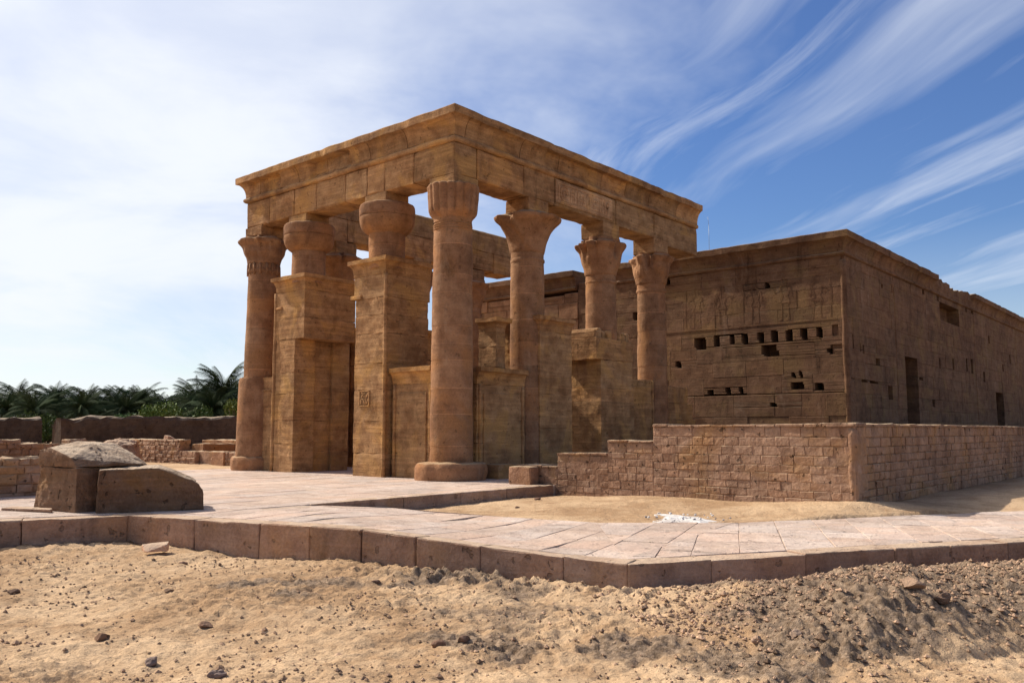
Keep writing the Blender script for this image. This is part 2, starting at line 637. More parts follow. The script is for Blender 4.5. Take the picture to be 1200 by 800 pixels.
# ------------------------------------------------------------------ plan of the paved ground
A = Vector((5.89, 12.26))           # where the kerbs meet by the fallen blocks
B = Vector((7.82, 5.09))            # outer corner of the paved path
BCd = Vector((4.91, -2.80)).normalized()
Cc = B + BCd * 34
Lf = A + Vector((-0.925, 0.38)) * 16
BACK = [Vector(q) for q in ((10.45, 11.87), (11.07, 7.74), (12.43, 6.14), (17.64, 3.14))]
BACKe = BACK[-1] + BCd * 26
PLAZA = [A, Lf, Vector((-9, 30)), Vector((15.0, 25.3)), Vector((70, 25.3)), Vector((70, 11.87)), Vector((8.6, 11.87))]
PATH = [A, Vector((8.6, 11.87)), BACK[0], BACK[1], BACK[2], BACK[3], BACKe, Cc, B]
ABd = (B - A).normalized()


def zpath(x, y):
    u = ((11.9 - y) * 0.5 + (x - 8.6)) / 2.5
    return -0.2 * min(1.0, max(0.0, u))


def seg_sd(P, poly):
    """signed distance to polygon, negative inside (numpy)"""
    n = len(poly)
    d = np.full(len(P), 1e9)
    ins = np.zeros(len(P), bool)
    for i in range(n):
        a, b = poly[i], poly[(i + 1) % n]
        ax, ay, bx, by = a[0], a[1], b[0], b[1]
        ex, ey = bx - ax, by - ay
        t = np.clip(((P[:, 0] - ax) * ex + (P[:, 1] - ay) * ey) / (ex * ex + ey * ey), 0, 1)
        d = np.minimum(d, np.hypot(P[:, 0] - ax - t * ex, P[:, 1] - ay - t * ey))
        c = ((ay > P[:, 1]) != (by > P[:, 1]))
        xs = ex * (P[:, 1] - ay) / (ey if abs(ey) > 1e-9 else 1e-9) + ax
        ins ^= c & (P[:, 0] < xs)
    return np.where(ins, -d, d)


def line_d(P, pts):
    d = np.full(len(P), 1e9)
    for a, b in zip(pts[:-1], pts[1:]):
        ex, ey = b[0] - a[0], b[1] - a[1]
        t = np.clip(((P[:, 0] - a[0]) * ex + (P[:, 1] - a[1]) * ey) / (ex * ex + ey * ey), 0, 1)
        d = np.minimum(d, np.hypot(P[:, 0] - a[0] - t * ex, P[:, 1] - a[1] - t * ey))
    return d


FRONT_PTS = [(5.7, 12.2, -.36), (4, 12.8, -.38), (7, 8.5, -.42), (7.7, 5, -.47), (9, 4.2, -.50), (12.8, 2.0, -.55), (5, 5, -.50), (2, 8, -.47), (3, 3, -.52), (10, 0, -.52),
             (0, 0, -.52), (2, 13, -.42), (-8, 8, -.45), (-40, 0, -.3), (20, -6, -.5), (0, -40, -.3), (40, -20, -.4)]
BACK_PTS = [(10.5, 11.5, -.24), (15.2, 11.8, -.22), (15.3, 9, -.12), (15.4, 5.2, -.02), (11.1, 7.8, -.21), (12.5, 6.2, -.21), (17.6, 3.2, -.25), (15.0, 4.7, -.20), (20, 4.6, -.14), (20, 2.0, -.26), (26, 4, -.16),
            (45, 4, -.1), (15, 27, -.06), (0, 32, -.08), (-30, 25, -.1), (30, 60, .15), (60, 60, .2), (80, 20, -.1)]


def idw(P, pts):
    q = np.array(pts)
    d2 = (P[:, None, 0] - q[None, :, 0]) ** 2 + (P[:, None, 1] - q[None, :, 1]) ** 2 + 0.05
    w = d2 ** -1.5
    return (w * q[None, :, 2]).sum(1) / w.sum(1)


def ground_z(P):
    P = np.asarray(P, float)
    rel = P - np.array([B.x, B.y])
    behind_bc = (rel[:, 0] * -BCd.y * -1 * -1 + rel[:, 1] * BCd.x) > 0      # left of B->C
    relA = P - np.array([A.x, A.y])
    right_ab = (ABd.x * relA[:, 1] - ABd.y * relA[:, 0]) > 0                # path side of A->B
    behind_l = relA[:, 1] > -relA[:, 0] * 0.411
    back = (behind_bc & right_ab & (P[:, 1] <= 12.26)) | ((P[:, 1] > 12.26 - 8) & behind_l & (P[:, 0] < 5.89)) | ((P[:, 0] >= 5.89) & (P[:, 1] > 12.26))
    z = np.where(back, idw(P, BACK_PTS), idw(P, FRONT_PTS))
    p3 = np.c_[P, np.zeros(len(P))]
    r = np.hypot(P[:, 0], P[:, 1])
    amp = np.where(back, 0.45, 1.0)
    z = z + amp * 0.035 * fbm(p3 * 0.8, 3)
    # trodden sand: footprints and small clods
    n1 = fbm(p3 * np.array([2.6, 3.4, 1]) + 5, 3)
    n2 = fbm(p3 * 8.5 + 3, 3)
    n3 = fbm(p3 * 21 + 9, 2)
    z = z + amp * (0.019 * n1 + 0.012 * n2 + 0.007 * n3) * (r < 60)
    rid = 1 - np.abs(fbm(p3 * 7.5 + 11, 3))
    patch = np.clip(fbm(p3 * 0.9 + 40, 3) * 1.6 + 0.15, 0, 1) * (r < 60) * np.where(back, 0.2, 1.0)
    z = z + patch * 0.034 * np.clip(rid - 0.55, 0, 1) * 2
    # spoil heap of dug earth along the right kerb
    s = rel @ np.array([BCd.x, BCd.y])
    o = rel @ np.array([BCd.y, -BCd.x])
    o = -o if False else o
    wv = 0.16 * fbm(np.c_[s * 1.1, s * 0 + 3, s * 0], 3)
    c0, hw = 1.55, 1.50
    k = np.clip(1 - ((o - c0 - wv) / hw) ** 2, 0, 1) ** 0.75
    along = np.clip((s + 0.55) / 1.5, 0, 1)
    along = along * along * (3 - 2 * along)
    hump = k * along * (0.30 + 0.06 * fbm(np.c_[s * 0.9, o * 0.9, o * 0], 3))
    earth = np.clip(k * 1.6, 0, 1) * along
    clod = fbm(p3 * 13 + 7, 4)
    z = z + np.where(o > 0.05, hump + earth * (0.026 * clod + 0.025 * np.clip(1 - np.abs(fbm(p3 * 4.3 + 2, 3)) - 0.4, 0, 1)), 0)
    # a lesser lip of loose earth along the left kerb and some dug patches
    sA = relA @ np.array([ABd.x, ABd.y])
    oA = relA @ np.array([ABd.y, -ABd.x])
    lip = np.clip(1 - ((oA - 0.28) / 0.42) ** 2, 0, 1) * np.clip((sA - 2.0) / 3, 0, 1) * (sA < 7.8) * (oA > 0.0)
    z = z + lip * (0.045 + 0.04 * clod)
    pe = np.clip(fbm(p3 * 0.75 + 60, 3) * 1.3 - 0.30, 0, 1) * np.where(back, 0, 1) * (r < 20)
    earth = np.clip(earth * (0.85 + 0.3 * fbm(p3 * 1.3 + 2, 3)) + lip * 0.15 + pe * 0.8, 0, 1)
    z = z + pe * 0.03 * clod
    sd = np.minimum(seg_sd(P, PLAZA), seg_sd(P, PATH))
    fl = line_d(P, [Lf, A, B, Cc])
    z = np.where((sd < 0.0) & (fl < 0.9), -1.0, np.where(sd < 0, z - 1.6 * np.clip(-sd - 0.02, 0, 0.5), z))
    return z, earth


def make_ground():
    rs = [0.8]
    while rs[-1] < 3500:
        r = rs[-1]
        if r < 4.2:
            dr = 0.06
        elif r < 13:
            dr = 0.021 + 0.0012 * max(0, r - 6)
        elif r < 30:
            dr = 0.08 + (r - 13) * 0.02
        else:
            dr = r * 0.06
        rs.append(r + dr)
    aa = list(np.arange(-62, 62.001, 0.155))
    aa = [HEAD + R(x) for x in aa]
    rest = [HEAD + R(62 + 236 * k / 60) for k in range(1, 60)]
    aa = aa + rest
    na, nr = len(aa), len(rs)
    ang, rad = np.meshgrid(aa, rs)
    P = np.c_[(rad * np.cos(ang)).ravel(), (rad * np.sin(ang)).ravel()]
    z, earth = np.empty(len(P)), np.empty(len(P))
    for k in range(0, len(P), 100000):
        z[k:k + 100000], earth[k:k + 100000] = ground_z(P[k:k + 100000])
    V = np.c_[P, z]
    V = np.vstack([V, [[0, 0, -0.52]]])
    earth = np.append(earth, 0)
    i = np.arange(nr - 1)[:, None] * na
    j = np.arange(na)[None, :]
    j2 = (j + 1) % na
    F = np.stack([i + j, i + na + j, i + na + j2, i + j2], -1).reshape(-1, 4)
    me = bpy.data.meshes.new('sand_ground')
    nv, nf = len(V), len(F)
    tri = np.stack([np.full(na, nv - 1), np.arange(na), (np.arange(na) + 1) % na], -1)
    me.vertices.add(nv)
    me.vertices.foreach_set('co', V.astype(np.float32).ravel())
    loops = np.concatenate([F.ravel(), tri.ravel()]).astype(np.int32)
    me.loops.add(len(loops))
    me.loops.foreach_set('vertex_index', loops)
    me.polygons.add(nf + na)
    st = np.concatenate([np.arange(nf) * 4, nf * 4 + np.arange(na) * 3]).astype(np.int32)
    me.polygons.foreach_set('loop_start', st)
    me.update(calc_edges=True)
    at = me.attributes.new('earth', 'FLOAT', 'POINT')
    at.data.foreach_set('value', earth.astype(np.float32))
    me.polygons.foreach_set('use_smooth', np.ones(nf + na, bool))
    me.validate()
    me.materials.append(M_SAND)
    o = bpy.data.objects.new('sand_ground', me)
    COL.objects.link(o)
    tag(o, kind='structure')


make_ground()


# ------------------------------------------------------------------ paving
def clip_poly(poly, a, b):
    """keep the part of poly to the left of a->b"""
    out = []
    n = len(poly)
    f = lambda p: (b[0] - a[0]) * (p[1] - a[1]) - (b[1] - a[1]) * (p[0] - a[0])
    for i in range(n):
        p, q = poly[i], poly[(i + 1) % n]
        fp, fq = f(p), f(q)
        if fp >= 0:
            out.append(p)
        if (fp > 0 > fq) or (fp < 0 < fq):
            t = fp / (fp - fq)
            out.append((p[0] + (q[0] - p[0]) * t, p[1] + (q[1] - p[1]) * t))
    return out


def pave(mb, regions, ang, rw, sl, zf, gap=0.012, tilt=0.004, ta=0.1):
    """slabs in courses at angle ang, each clipped to convex regions (ccw)"""
    ca, sa = math.cos(ang), math.sin(ang)
    for reg in regions:
        us = [p[0] * ca + p[1] * sa for p in reg]
        vs_ = [-p[0] * sa + p[1] * ca for p in reg]
        v = min(vs_)
        while v < max(vs_):
            w = rng.uniform(*rw)
            u = min(us) - rng.uniform(0, sl[0])
            while u < max(us):
                L = rng.uniform(*sl)
                g2 = gap * rng.uniform(0.3, 1.3) / 2
                q = [(u + g2, v + g2), (u + L - g2, v + g2), (u + L - g2, v + w - g2), (u + g2, v + w - g2)]
                j = lambda: rng.uniform(-0.006, 0.006)
                q = [(a * ca - b * sa + j(), a * sa + b * ca + j()) for a, b in q]
                for i in range(len(reg)):
                    q = clip_poly(q, reg[i], reg[(i + 1) % len(reg)])
                    if len(q) < 3:
                        break
                if len(q) >= 3:
                    t = jt(ta, 0.04)
                    dz = rng.uniform(-tilt, tilt)
                    tx, ty = rng.uniform(-1, 1) * tilt, rng.uniform(-1, 1) * tilt
                    cx, cy = sum(p[0] for p in q) / len(q), sum(p[1] for p in q) / len(q)
                    n = len(q)
                    ins = 0.985
                    top = [(cx + (x - cx) * ins, cy + (y - cy) * ins) for x, y in q]
                    zz = lambda x, y: zf(x, y) + dz + (x - cx) * tx + (y - cy) * ty
                    vsx = [(x, y, zz(x, y)) for x, y in top] + [(x, y, zz(x, y) - 0.006) for x, y in q] + [(x, y, zf(x, y) - 0.06) for x, y in q]
                    fs = [list(range(n))]
                    for a in range(n):
                        b = (a + 1) % n
                        fs.append([n + a, n + b, b, a])
                        fs.append([2 * n + a, 2 * n + b, n + b, n + a])
                    mb.add(vsx, fs, t)
                u += L
            v += w


def ccw(p):
    s = sum(p[i][0] * p[(i + 1) % len(p)][1] - p[(i + 1) % len(p)][0] * p[i][1] for i in range(len(p)))
    p = [tuple(q) for q in p]
    return p if s > 0 else p[::-1]


KW = 0.36   # width of the kerb stones
nL = Vector((0.38, 0.925))
A2 = A + nL * 0.3
mbp = MB()
plaza_regs = [ccw([(5.95, 12.8), (6.35, 11.9), (15.0, 11.9), (15.0, 25.2), (5.95, 25.2)]),
              ccw([(5.95, 12.62), (5.95, 27.0), (-8.0, 27.0), (-8.0, 18.32)])]
pave(mbp, plaza_regs, R(2), (0.5, 0.95), (0.9, 2.0), lambda x, y: 0.0, ta=0.07, gap=0.008, tilt=0.003)
pave(mbp, [ccw([(15.0, 11.9), (70, 11.9), (70, 25.2), (15.0, 25.2)])], R(0), (1.2, 1.6), (1.4, 2.4), lambda x, y: 0.0)
plaza = mbp.build('plaza_paving', M_PAVE)
tag(plaza, kind='structure')

mb = MB()
for poly in plaza_regs + [ccw([(15.0, 11.9), (70, 11.9), (70, 25.2), (15.0, 25.2)])]:
    n = len(poly)
    mb.add([(x, y, -0.012) for x, y in poly] + [(x, y, -0.9) for x, y in poly],
           [list(range(n))] + [[a, n + a, n + (a + 1) % n, (a + 1) % n][::-1] for a in range(n)], (0.88, 0.86, 0.82))
tag(mb.build('plaza_bed', M_PAVE), kind='structure')

mb = MB()
inA = A + Vector((-ABd.y, ABd.x)) * KW if Vector((-ABd.y, ABd.x)).x > 0 else A + Vector((ABd.y, -ABd.x)) * KW
nAB = (inA - A) / KW
nBC = Vector((-BCd.y, BCd.x))
Bi = B + nAB * KW + ABd * 0
# inner corner of the kerb at B
den = ABd.x * BCd.y - ABd.y * BCd.x
w_ = (B + nBC * KW) - (A + nAB * KW)
tt = (w_.x * BCd.y - w_.y * BCd.x) / den
Bi = A + nAB * KW + ABd * tt
Ai = A + nAB * KW
path_regs = [ccw([Ai, (5.95 + 0.3, 11.9), (8.6, 11.9), (10.45, 11.87), BACK[1], Bi]),
             ccw([Bi, BACK[1], BACK[2]]),
             ccw([Bi, BACK[2], BACK[3], BACKe, Cc + nBC * KW])]
path_regs[0] = ccw([Ai, (8.6, 11.9), (10.45, 11.87), BACK[1], Bi])
pave(mb, path_regs[:1], R(17), (0.42, 0.62), (0.8, 2.2), zpath, tilt=0.004, ta=0.10, gap=0.011)
pave(mb, path_regs[1:2], R(20), (0.5, 0.75), (0.8, 1.5), zpath, tilt=0.004, ta=0.10, gap=0.011)
pave(mb, path_regs[2:], R(26), (0.28, 0.6), (0.4, 1.2), zpath, tilt=0.005, ta=0.11, gap=0.012)
tag(mb.build('path_paving', M_PAVE), kind='structure')
mb = MB()
for reg in path_regs:
    # gently sloping bed, triangulated as a fan of small pieces
    cx, cy = sum(p[0] for p in reg) / len(reg), sum(p[1] for p in reg) / len(reg)
    n = len(reg)
    for a in range(n):
        p, q = reg[a], reg[(a + 1) % n]
        K = 24
        for i in range(K):
            t0, t1 = i / K, (i + 1) / K
            f = lambda P_, t: (cx + (P_[0] - cx) * t, cy + (P_[1] - cy) * t)
            M2 = 10
            for k in range(M2):
                e = lambda s: (p[0] + (q[0] - p[0]) * s, p[1] + (q[1] - p[1]) * s)
                c4 = [f(e(k / M2), t0), f(e(k / M2), t1), f(e((k + 1) / M2), t1), f(e((k + 1) / M2), t0)]
                mb.add([(x, y, zpath(x, y) - 0.010) for x, y in c4], [[0, 1, 2, 3]], (0.92, 0.9, 0.84))
    for a in range(n):
        p, q = reg[a], reg[(a + 1) % n]
        mb.add([(p[0], p[1], zpath(*p) - 0.02), (q[0], q[1], zpath(*q) - 0.02), (q[0], q[1], -0.9), (p[0], p[1], -0.9)], [[0, 3, 2, 1]], (0.75, 0.72, 0.7))
tag(mb.build('path_bed', M_PAVE), kind='structure')


def kerb_run(mb, p0, p1, n_in, lens, zf, w=KW, hb=-0.9, first=None):
    d = (p1 - p0).normalized()
    L = (p1 - p0).length
    s = 0.0
    k = 0
    while s < L - 0.05:
        l = rng.uniform(*lens)
        if s + l > L - lens[0] * 0.5:
            l = L - s
        a, b = s + 0.004, s + l - 0.004
        off = rng.uniform(-0.012, 0.012)
        t = jt(0.13, 0.05)
        tmp = MB()
        box(tmp, 0, b - a, 0, w - 0.01, hb, 0.002, res=0.16, wear=0.022, tint=t, rough=0.006, seed=s)
        dz = rng.uniform(-0.008, 0.006)
        vs = []
        for (x, y, z) in tmp.v:
            q = p0 + d * (a + x) + n_in * (y + off)
            zz = z + (zf(q.x, q.y) + dz) * (1 if z > -0.5 else 0)
            vs.append((q.x, q.y, zz))
        flip = d.x * n_in.y - d.y * n_in.x < 0
        mb.add(vs, [f[::-1] if flip else f for f in tmp.f], t)
        s += l
        k += 1


mb = MB()
kerb_run(mb, A - ABd * 0.34, B, nAB, (0.72, 1.15), zpath)
kerb_run(mb, B + BCd * 0.012, Cc, nBC, (0.8, 1.3), zpath)
kerb_run(mb, Lf, A, nL, (1.0, 1.6), lambda x, y: 0.0)
kerb_run(mb, Vector((8.75, 11.87)), Vector((15.3, 11.87)), Vector((0, 1)), (1.0, 1.5), lambda x, y: 0.004, w=0.4)
tag(mb.build('kerb', M_KERB), kind='structure')

# ------------------------------------------------------------------ the kiosk
KIOSK = thing('columned_kiosk', (21.3, 19.4, 0),
              'tall roofless sandstone kiosk of carved columns carrying a heavy cornice, at the centre', 'temple kiosk')
FX, RY, LY, EX = 15.02, 14.77, 24.15, 27.6      # outer faces of the beams, and where they stop
ZA0, ZA1 = 7.67, 8.50
TH = 0.85


def noisy(p, amp, freq, seed=0.0):
    return amp * float(fbm(np.array([[p[0] * freq + seed, p[1] * freq, p[2] * freq]]), 3)[0])


def shaft(cx, cy, z0, z1, r0, r1, name='column', label=None, chips=0.012):
    mb = MB()
    z = z0
    fr = lambda zz: r0 + (r1 - r0) * max(0, min(1, (zz - 0.0) / 6.5))
    while z < z1 - 0.02:
        h = rng.uniform(0.4, 0.95)
        if z + h > z1 - 0.3:
            h = z1 - z
        n = max(2, int(h / 0.09))
        prof = [(fr(z + h * k / n), z + h * k / n) for k in range(n + 1)]
        prof[0] = (prof[0][0], z + 0.006)
        prof[-1] = (prof[-1][0], z + h - 0.006)
        ta_, tb_, a0 = jt(0.10, 0.035), jt(0.10, 0.035), rng.uniform(0, math.pi)
        t1 = lambda a, ta_=ta_, tb_=tb_, a0=a0: ta_ if (a - a0) % (2 * math.pi) < math.pi else tb_
        dr = rng.uniform(-0.005, 0.005)
        lathe(mb, cx, cy, [(r + dr, zz) for r, zz in prof], 64, tint=t1, cap=False)
        if z + h < z1 - 0.01:
            lathe(mb, cx, cy, [(fr(z + h) - 0.004, z + h - 0.018), (fr(z + h) - 0.004, z + h + 0.018)], 64, tint=(1.5, 1.48, 1.46), cap=False)
        z += h
    p = np.array(mb.v)
    d = np.c_[p[:, 0] - cx, p[:, 1] - cy]
    L = np.hypot(d[:, 0], d[:, 1])
    dn = d / L[:, None]
    n = chips * fbm(p * np.array([1.6, 1.6, 1.6]) + cx, 4) - 0.022 * np.clip(fbm(p * 2.3 + 50 + cy, 3) - 0.55, 0, 1)
    p[:, :2] += dn * n[:, None]
    mb.v = [tuple(q) for q in p]
    ob = mb.build(name, M_COLUMN, KIOSK)
    if label:
        ob['label'] = label
    return ob


def smooth_prof(pts, n=5):
    """Catmull-Rom through (r, z) points"""
    P = [pts[0]] + list(pts) + [pts[-1]]
    out = []
    for i in range(1, len(P) - 2):
        for k in range(n):
            t = k / n
            q = []
            for a in (0, 1):
                p0, p1, p2, p3 = P[i - 1][a], P[i][a], P[i + 1][a], P[i + 2][a]
                q.append(0.5 * (2 * p1 + (p2 - p0) * t + (2 * p0 - 5 * p1 + 4 * p2 - p3) * t * t + (3 * p1 - p0 - 3 * p2 + p3) * t ** 3))
            out.append(tuple(q))
    out.append(tuple(pts[-1]))
    return out


def cap_finish(mb, parent, name, rough, seed, label):
    mb.displace(rough, 3.0, 4, seed)
    ob = mb.build(name, M_COLUMN, parent)
    if label:
        ob['label'] = label
    return ob


def capital_ribbed(cx, cy, parent, label, seed=0):
    mb = MB()
    prof = smooth_prof([(0.50, 6.48), (0.49, 6.53), (0.50, 6.60), (0.57, 6.69), (0.615, 6.80), (0.635, 7.05), (0.655, 7.3), (0.665, 7.42), (0.60, 7.46)], 5)

    def rf(a, z, r):
        k = max(0, min(1, (z - 6.62) / 0.15))
        f = abs(math.cos(a * 9))
        return r + k * 0.055 * (f ** 0.6 - 0.55) + 0.012 * k * math.cos(a * 4)
    lathe(mb, cx, cy, prof, 180, rf, jt(0.04))
    # binding rings with short cut lines under the bell
    for z in (6.30, 6.36, 6.42):
        lathe(mb, cx, cy, [(0.49, z - 0.022), (0.512, z), (0.49, z + 0.022)], 64, tint=(0.97, 0.96, 0.95), cap=False)
    return cap_finish(mb, parent, 'capital', 0.012, seed, label)


def capital_drum(cx, cy, parent, label, seed=0):
    mb = MB()
    prof = smooth_prof([(0.50, 6.58), (0.56, 6.62), (0.655, 6.70), (0.725, 6.83), (0.755, 6.98), (0.752, 7.05)], 5)
    lathe(mb, cx, cy, prof, 72, None, (1.05, 1.02, 0.92), cap=False)
    prof = smooth_prof([(0.745, 7.06), (0.765, 7.12), (0.765, 7.3), (0.745, 7.38), (0.69, 7.41)], 4)
    lathe(mb, cx, cy, prof, 72, None, (0.98, 0.97, 0.97))
    return cap_finish(mb, parent, 'capital', 0.010, seed, label)


def capital_bell(cx, cy, parent, label, rim=0.94, zb=6.19, zr=7.16, ztop=7.32, seed=0, chips=0.25, lobes=0, neck=0.47):
    mb = MB()
    h = zr - zb
    prof = smooth_prof([(neck + 0.0, zb - 0.02), (neck + 0.03, zb + 0.02), (neck + 0.07, zb + 0.25 * h), (neck + 0.15, zb + 0.5 * h),
                        (neck + (rim - neck) * 0.62, zb + 0.78 * h), (rim * 0.965, zb + 0.93 * h), (rim, zr), (rim * 0.985, zr + 0.05), (rim * 0.8, zr + 0.10), (0.62, ztop)], 5)

    def rf(a, z, r):
        k = max(0, min(1, (z - zb) / h))
        q = r
        if lobes:
            q += k * k * 0.075 * (abs(math.cos(a * lobes / 2)) - 0.55) * 1.3
        n = noisy((math.cos(a) * 1.5, math.sin(a) * 1.5, 0), 1.0, 1.2, seed)
        q -= max(0, n - 0.12) * chips * k ** 4 * 1.2
        return max(q, neck * 0.98)
    lathe(mb, cx, cy, prof, 120, rf, jt(0.05))
    lathe(mb, cx, cy, [(neck, zb - 0.30), (neck + 0.022, zb - 0.27), (neck + 0.022, zb - 0.2), (neck, zb - 0.17)], 72, tint=(0.95, 0.95, 0.95), cap=False)
    if lobes:      # short upright leaves cut in the band below
        for k in range(16):
            a = 2 * math.pi * k / 16
            x, y = cx + math.cos(a) * (neck + 0.005), cy + math.sin(a) * (neck + 0.005)
            tube(mb, [(x, y, zb - 0.36), (x, y, zb - 0.02)], 0.045, 6, jt(0.05))
    return cap_finish(mb, parent, 'capital', 0.016, seed, label)


def abacus(x0, x1, y0, y1, z0, z1, parent, tint=None):
    mb = MB()
    box(mb, x0, x1, y0, y1, z0, z1, 0.2, 0.03, tint or jt(0.08), 0.007, seed=x0 + y0)
    return mb.build('abacus', M_STONE, parent)


def base_disc(cx, cy, parent, r=0.9, h=0.42, seed=0, tint=None):
    mb = MB()
    lathe(mb, cx, cy, smooth_prof([(r * 0.99, -0.02), (r, 0.05), (r * 1.005, h * 0.6), (r * 0.985, h * 0.82), (r * 0.9, h), (r * 0.55, h + 0.02)], 4), 64,
          lambda a, z, q: q * (1 - 0.06 * max(0, noisy((math.cos(a) * 2, math.sin(a) * 2, z), 1, 1.3, seed))), tint or (1.05, 1.0, 0.98))
    mb.displace(0.018, 3.2, 4, seed)
    return mb.build('base', M_COLUMN, parent)


colX, colR, colL = 15.45, 15.20, 23.72
e = 0.003
# front row
C1 = shaft(colX, colR + 0.02, 0.38, 6.5, 0.555, 0.495, label='corner column with a ribbed bud capital and a thick round base')
capital_ribbed(colX, colR + 0.02, C1, 'fluted cup shaped capital', 3)
base_disc(colX, colR + 0.02, C1, 0.9, 0.42, 4)
abacus(FX + e, FX + TH + 0.05, RY + e, RY + TH + 0.05, 7.43, ZA0 + 0.01, C1)
C2 = shaft(colX + 0.02, 17.80, 5.6, 6.62, 0.51, 0.50, label='column of the gate rising from the right door pier')
capital_drum(colX + 0.02, 17.80, C2, 'smooth unfinished drum capital', 11)
abacus(FX + e, FX + TH, 17.36, 18.24, 7.39, ZA0 + 0.01, C2)
C3 = shaft(colX + 0.02, 21.36, 5.6, 6.62, 0.51, 0.50, label='column of the gate rising from the left door pier')
capital_drum(colX + 0.02, 21.36, C3, 'smooth unfinished drum capital', 23)
abacus(FX + e, FX + TH, 20.92, 21.80, 7.39, ZA0 + 0.01, C3)
C4 = shaft(colX, colL, 0.30, 6.5, 0.545, 0.475, label='far left corner column with an open lobed capital')
capital_bell(colX, colL, C4, 'open leafy capital with scalloped rim', 0.80, 6.50, 7.20, 7.36, 5, 0.22, 8, 0.485)
base_disc(colX, colL + 0.05, C4, 0.80, 0.42, 14)
abacus(FX + e, FX + TH, LY - 0.90, LY - e, 7.34, ZA0 + 0.01, C4)
# right row
RX = (18.42, 22.06, 25.06)
C5 = shaft(RX[0], colR, 0.3, 6.2, 0.52, 0.47, label='second column from the corner with a wide bell capital')
capital_bell(RX[0], colR, C5, 'wide bell capital with a broken rim', 0.97, 6.19, 7.12, 7.30, 31, 0.5)
abacus(RX[0] - 0.45, RX[0] + 0.45, RY + e, RY + TH, 7.28, ZA0 + 0.01, C5)
C6 = shaft(RX[1], colR, 0.3, 6.1, 0.52, 0.47, label='third column from the corner above the side door pier')
capital_bell(RX[1], colR, C6, 'bell capital with chipped rim', 0.82, 6.05, 6.98, 7.2, 47, 0.7)
abacus(RX[1] - 0.45, RX[1] + 0.45, RY + e, RY + TH, 7.18, ZA0 + 0.01, C6)
C7 = shaft(RX[2], colR, 0.3, 6.2, 0.52, 0.47, label='last column of the right row beside the hall')
capital_bell(RX[2], colR, C7, 'battered capital with a ragged rim', 0.78, 6.15, 7.02, 7.2, 71, 0.75)
abacus(RX[2] - 0.45, RX[2] + 0.45, RY + e, RY + TH, 7.15, ZA0 + 0.01, C7)
# left row, seen between the others
for i, x in enumerate(RX):
    c = shaft(x, colL, 0.3, 6.2, 0.52, 0.47)
    capital_bell(x, colL, c, None, (0.9, 0.85, 0.8)[i], 6.15, 7.08, 7.28, 90 + 13 * i, 0.45)
    abacus(x - 0.45, x + 0.45, LY - TH, LY - e, 7.26, ZA0 + 0.01, c)


# beams: separate stones laid end to end
def beam(x0, x1, y0, y1, axis, lens, name, seed, parent=KIOSK, bottoms=None, z1=ZA1):
    mb = MB()
    lo, hi = (x0, x1) if axis == 'x' else (y0, y1)
    s = lo
    k = 0
    while s < hi - 0.05:
        l = lens[k % len(lens)]
        if s + l > hi - 0.5:
            l = hi - s
        zb = ZA0 + (bottoms[k % len(bottoms)] if bottoms else 0)
        a = (s + 0.004, s + l - 0.004)
        g = jt(0.20, 0.05)
        of = rng.uniform(0, 0.02)
        if axis == 'x':
            box(mb, a[0], a[1], y0 + of, y1 - of, zb, z1, 0.16, 0.05, g, 0.010, seed + s, False)
        else:
            box(mb, x0 + of, x1 - of, a[0], a[1], zb, z1, 0.16, 0.05, g, 0.010, seed + s, False)
        s += l
        k += 1
    return mb.build(name, M_STONE, parent)


beam(FX, FX + TH, RY, LY, 'y', (1.5, 1.15, 0.75, 0.95, 1.35, 1.1, 1.3, 1.0), 'beam', 1.0)
rb = beam(FX + TH + 0.005, EX, RY, RY + TH, 'x', (1.9, 1.4, 3.15, 2.3, 3.0), 'beam', 2.0, bottoms=(0.0, 0.0, 0.0, -0.02, -0.16))
rb['label'] = 'right hand beam with a pale inscribed block'
beam(FX + TH + 0.005, EX - 0.4, LY - TH, LY, 'x', (2.6, 2.2, 3.0, 2.4), 'beam', 3.0, bottoms=(0.0, 0.06, -0.04, 0.05))

# pale inscribed block in the right beam
mb = MB()
ix0, ix1, iz0, iz1 = 19.2, 22.1, 7.76, 8.44
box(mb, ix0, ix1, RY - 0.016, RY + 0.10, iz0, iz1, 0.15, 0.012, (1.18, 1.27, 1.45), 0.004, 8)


def stroke(mb, pts, w, frame, d=0.018, tint=(1.45, 1.58, 1.85)):  # default pale tint paints in the light that relief edges would catch
    """raised line of a carved sign; frame maps (u, v, out) to world"""
    for (p, q) in zip(pts[:-1], pts[1:]):
        dx, dy = q[0] - p[0], q[1] - p[1]
        L = math.hypot(dx, dy) or 1e-6
        nx, ny = -dy / L * w / 2, dx / L * w / 2
        ex, ey = dx / L * w * 0.25, dy / L * w * 0.25
        c = [(p[0] + nx - ex, p[1] + ny - ey), (p[0] - nx - ex, p[1] - ny - ey), (q[0] - nx + ex, q[1] - ny + ey), (q[0] + nx + ex, q[1] + ny + ey)]
        vs = [frame(u, v, 0) for u, v in c] + [frame(u, v, d) for u, v in c]
        mb.add(vs, [[4, 5, 6, 7], [0, 1, 5, 4], [1, 2, 6, 5], [2, 3, 7, 6], [3, 0, 4, 7]], tint)


def circ(cx, cy, rx, ry, n=14, a0=0, a1=2 * math.pi):
    return [(cx + rx * math.cos(a0 + (a1 - a0) * k / n), cy + ry * math.sin(a0 + (a1 - a0) * k / n)) for k in range(n + 1)]


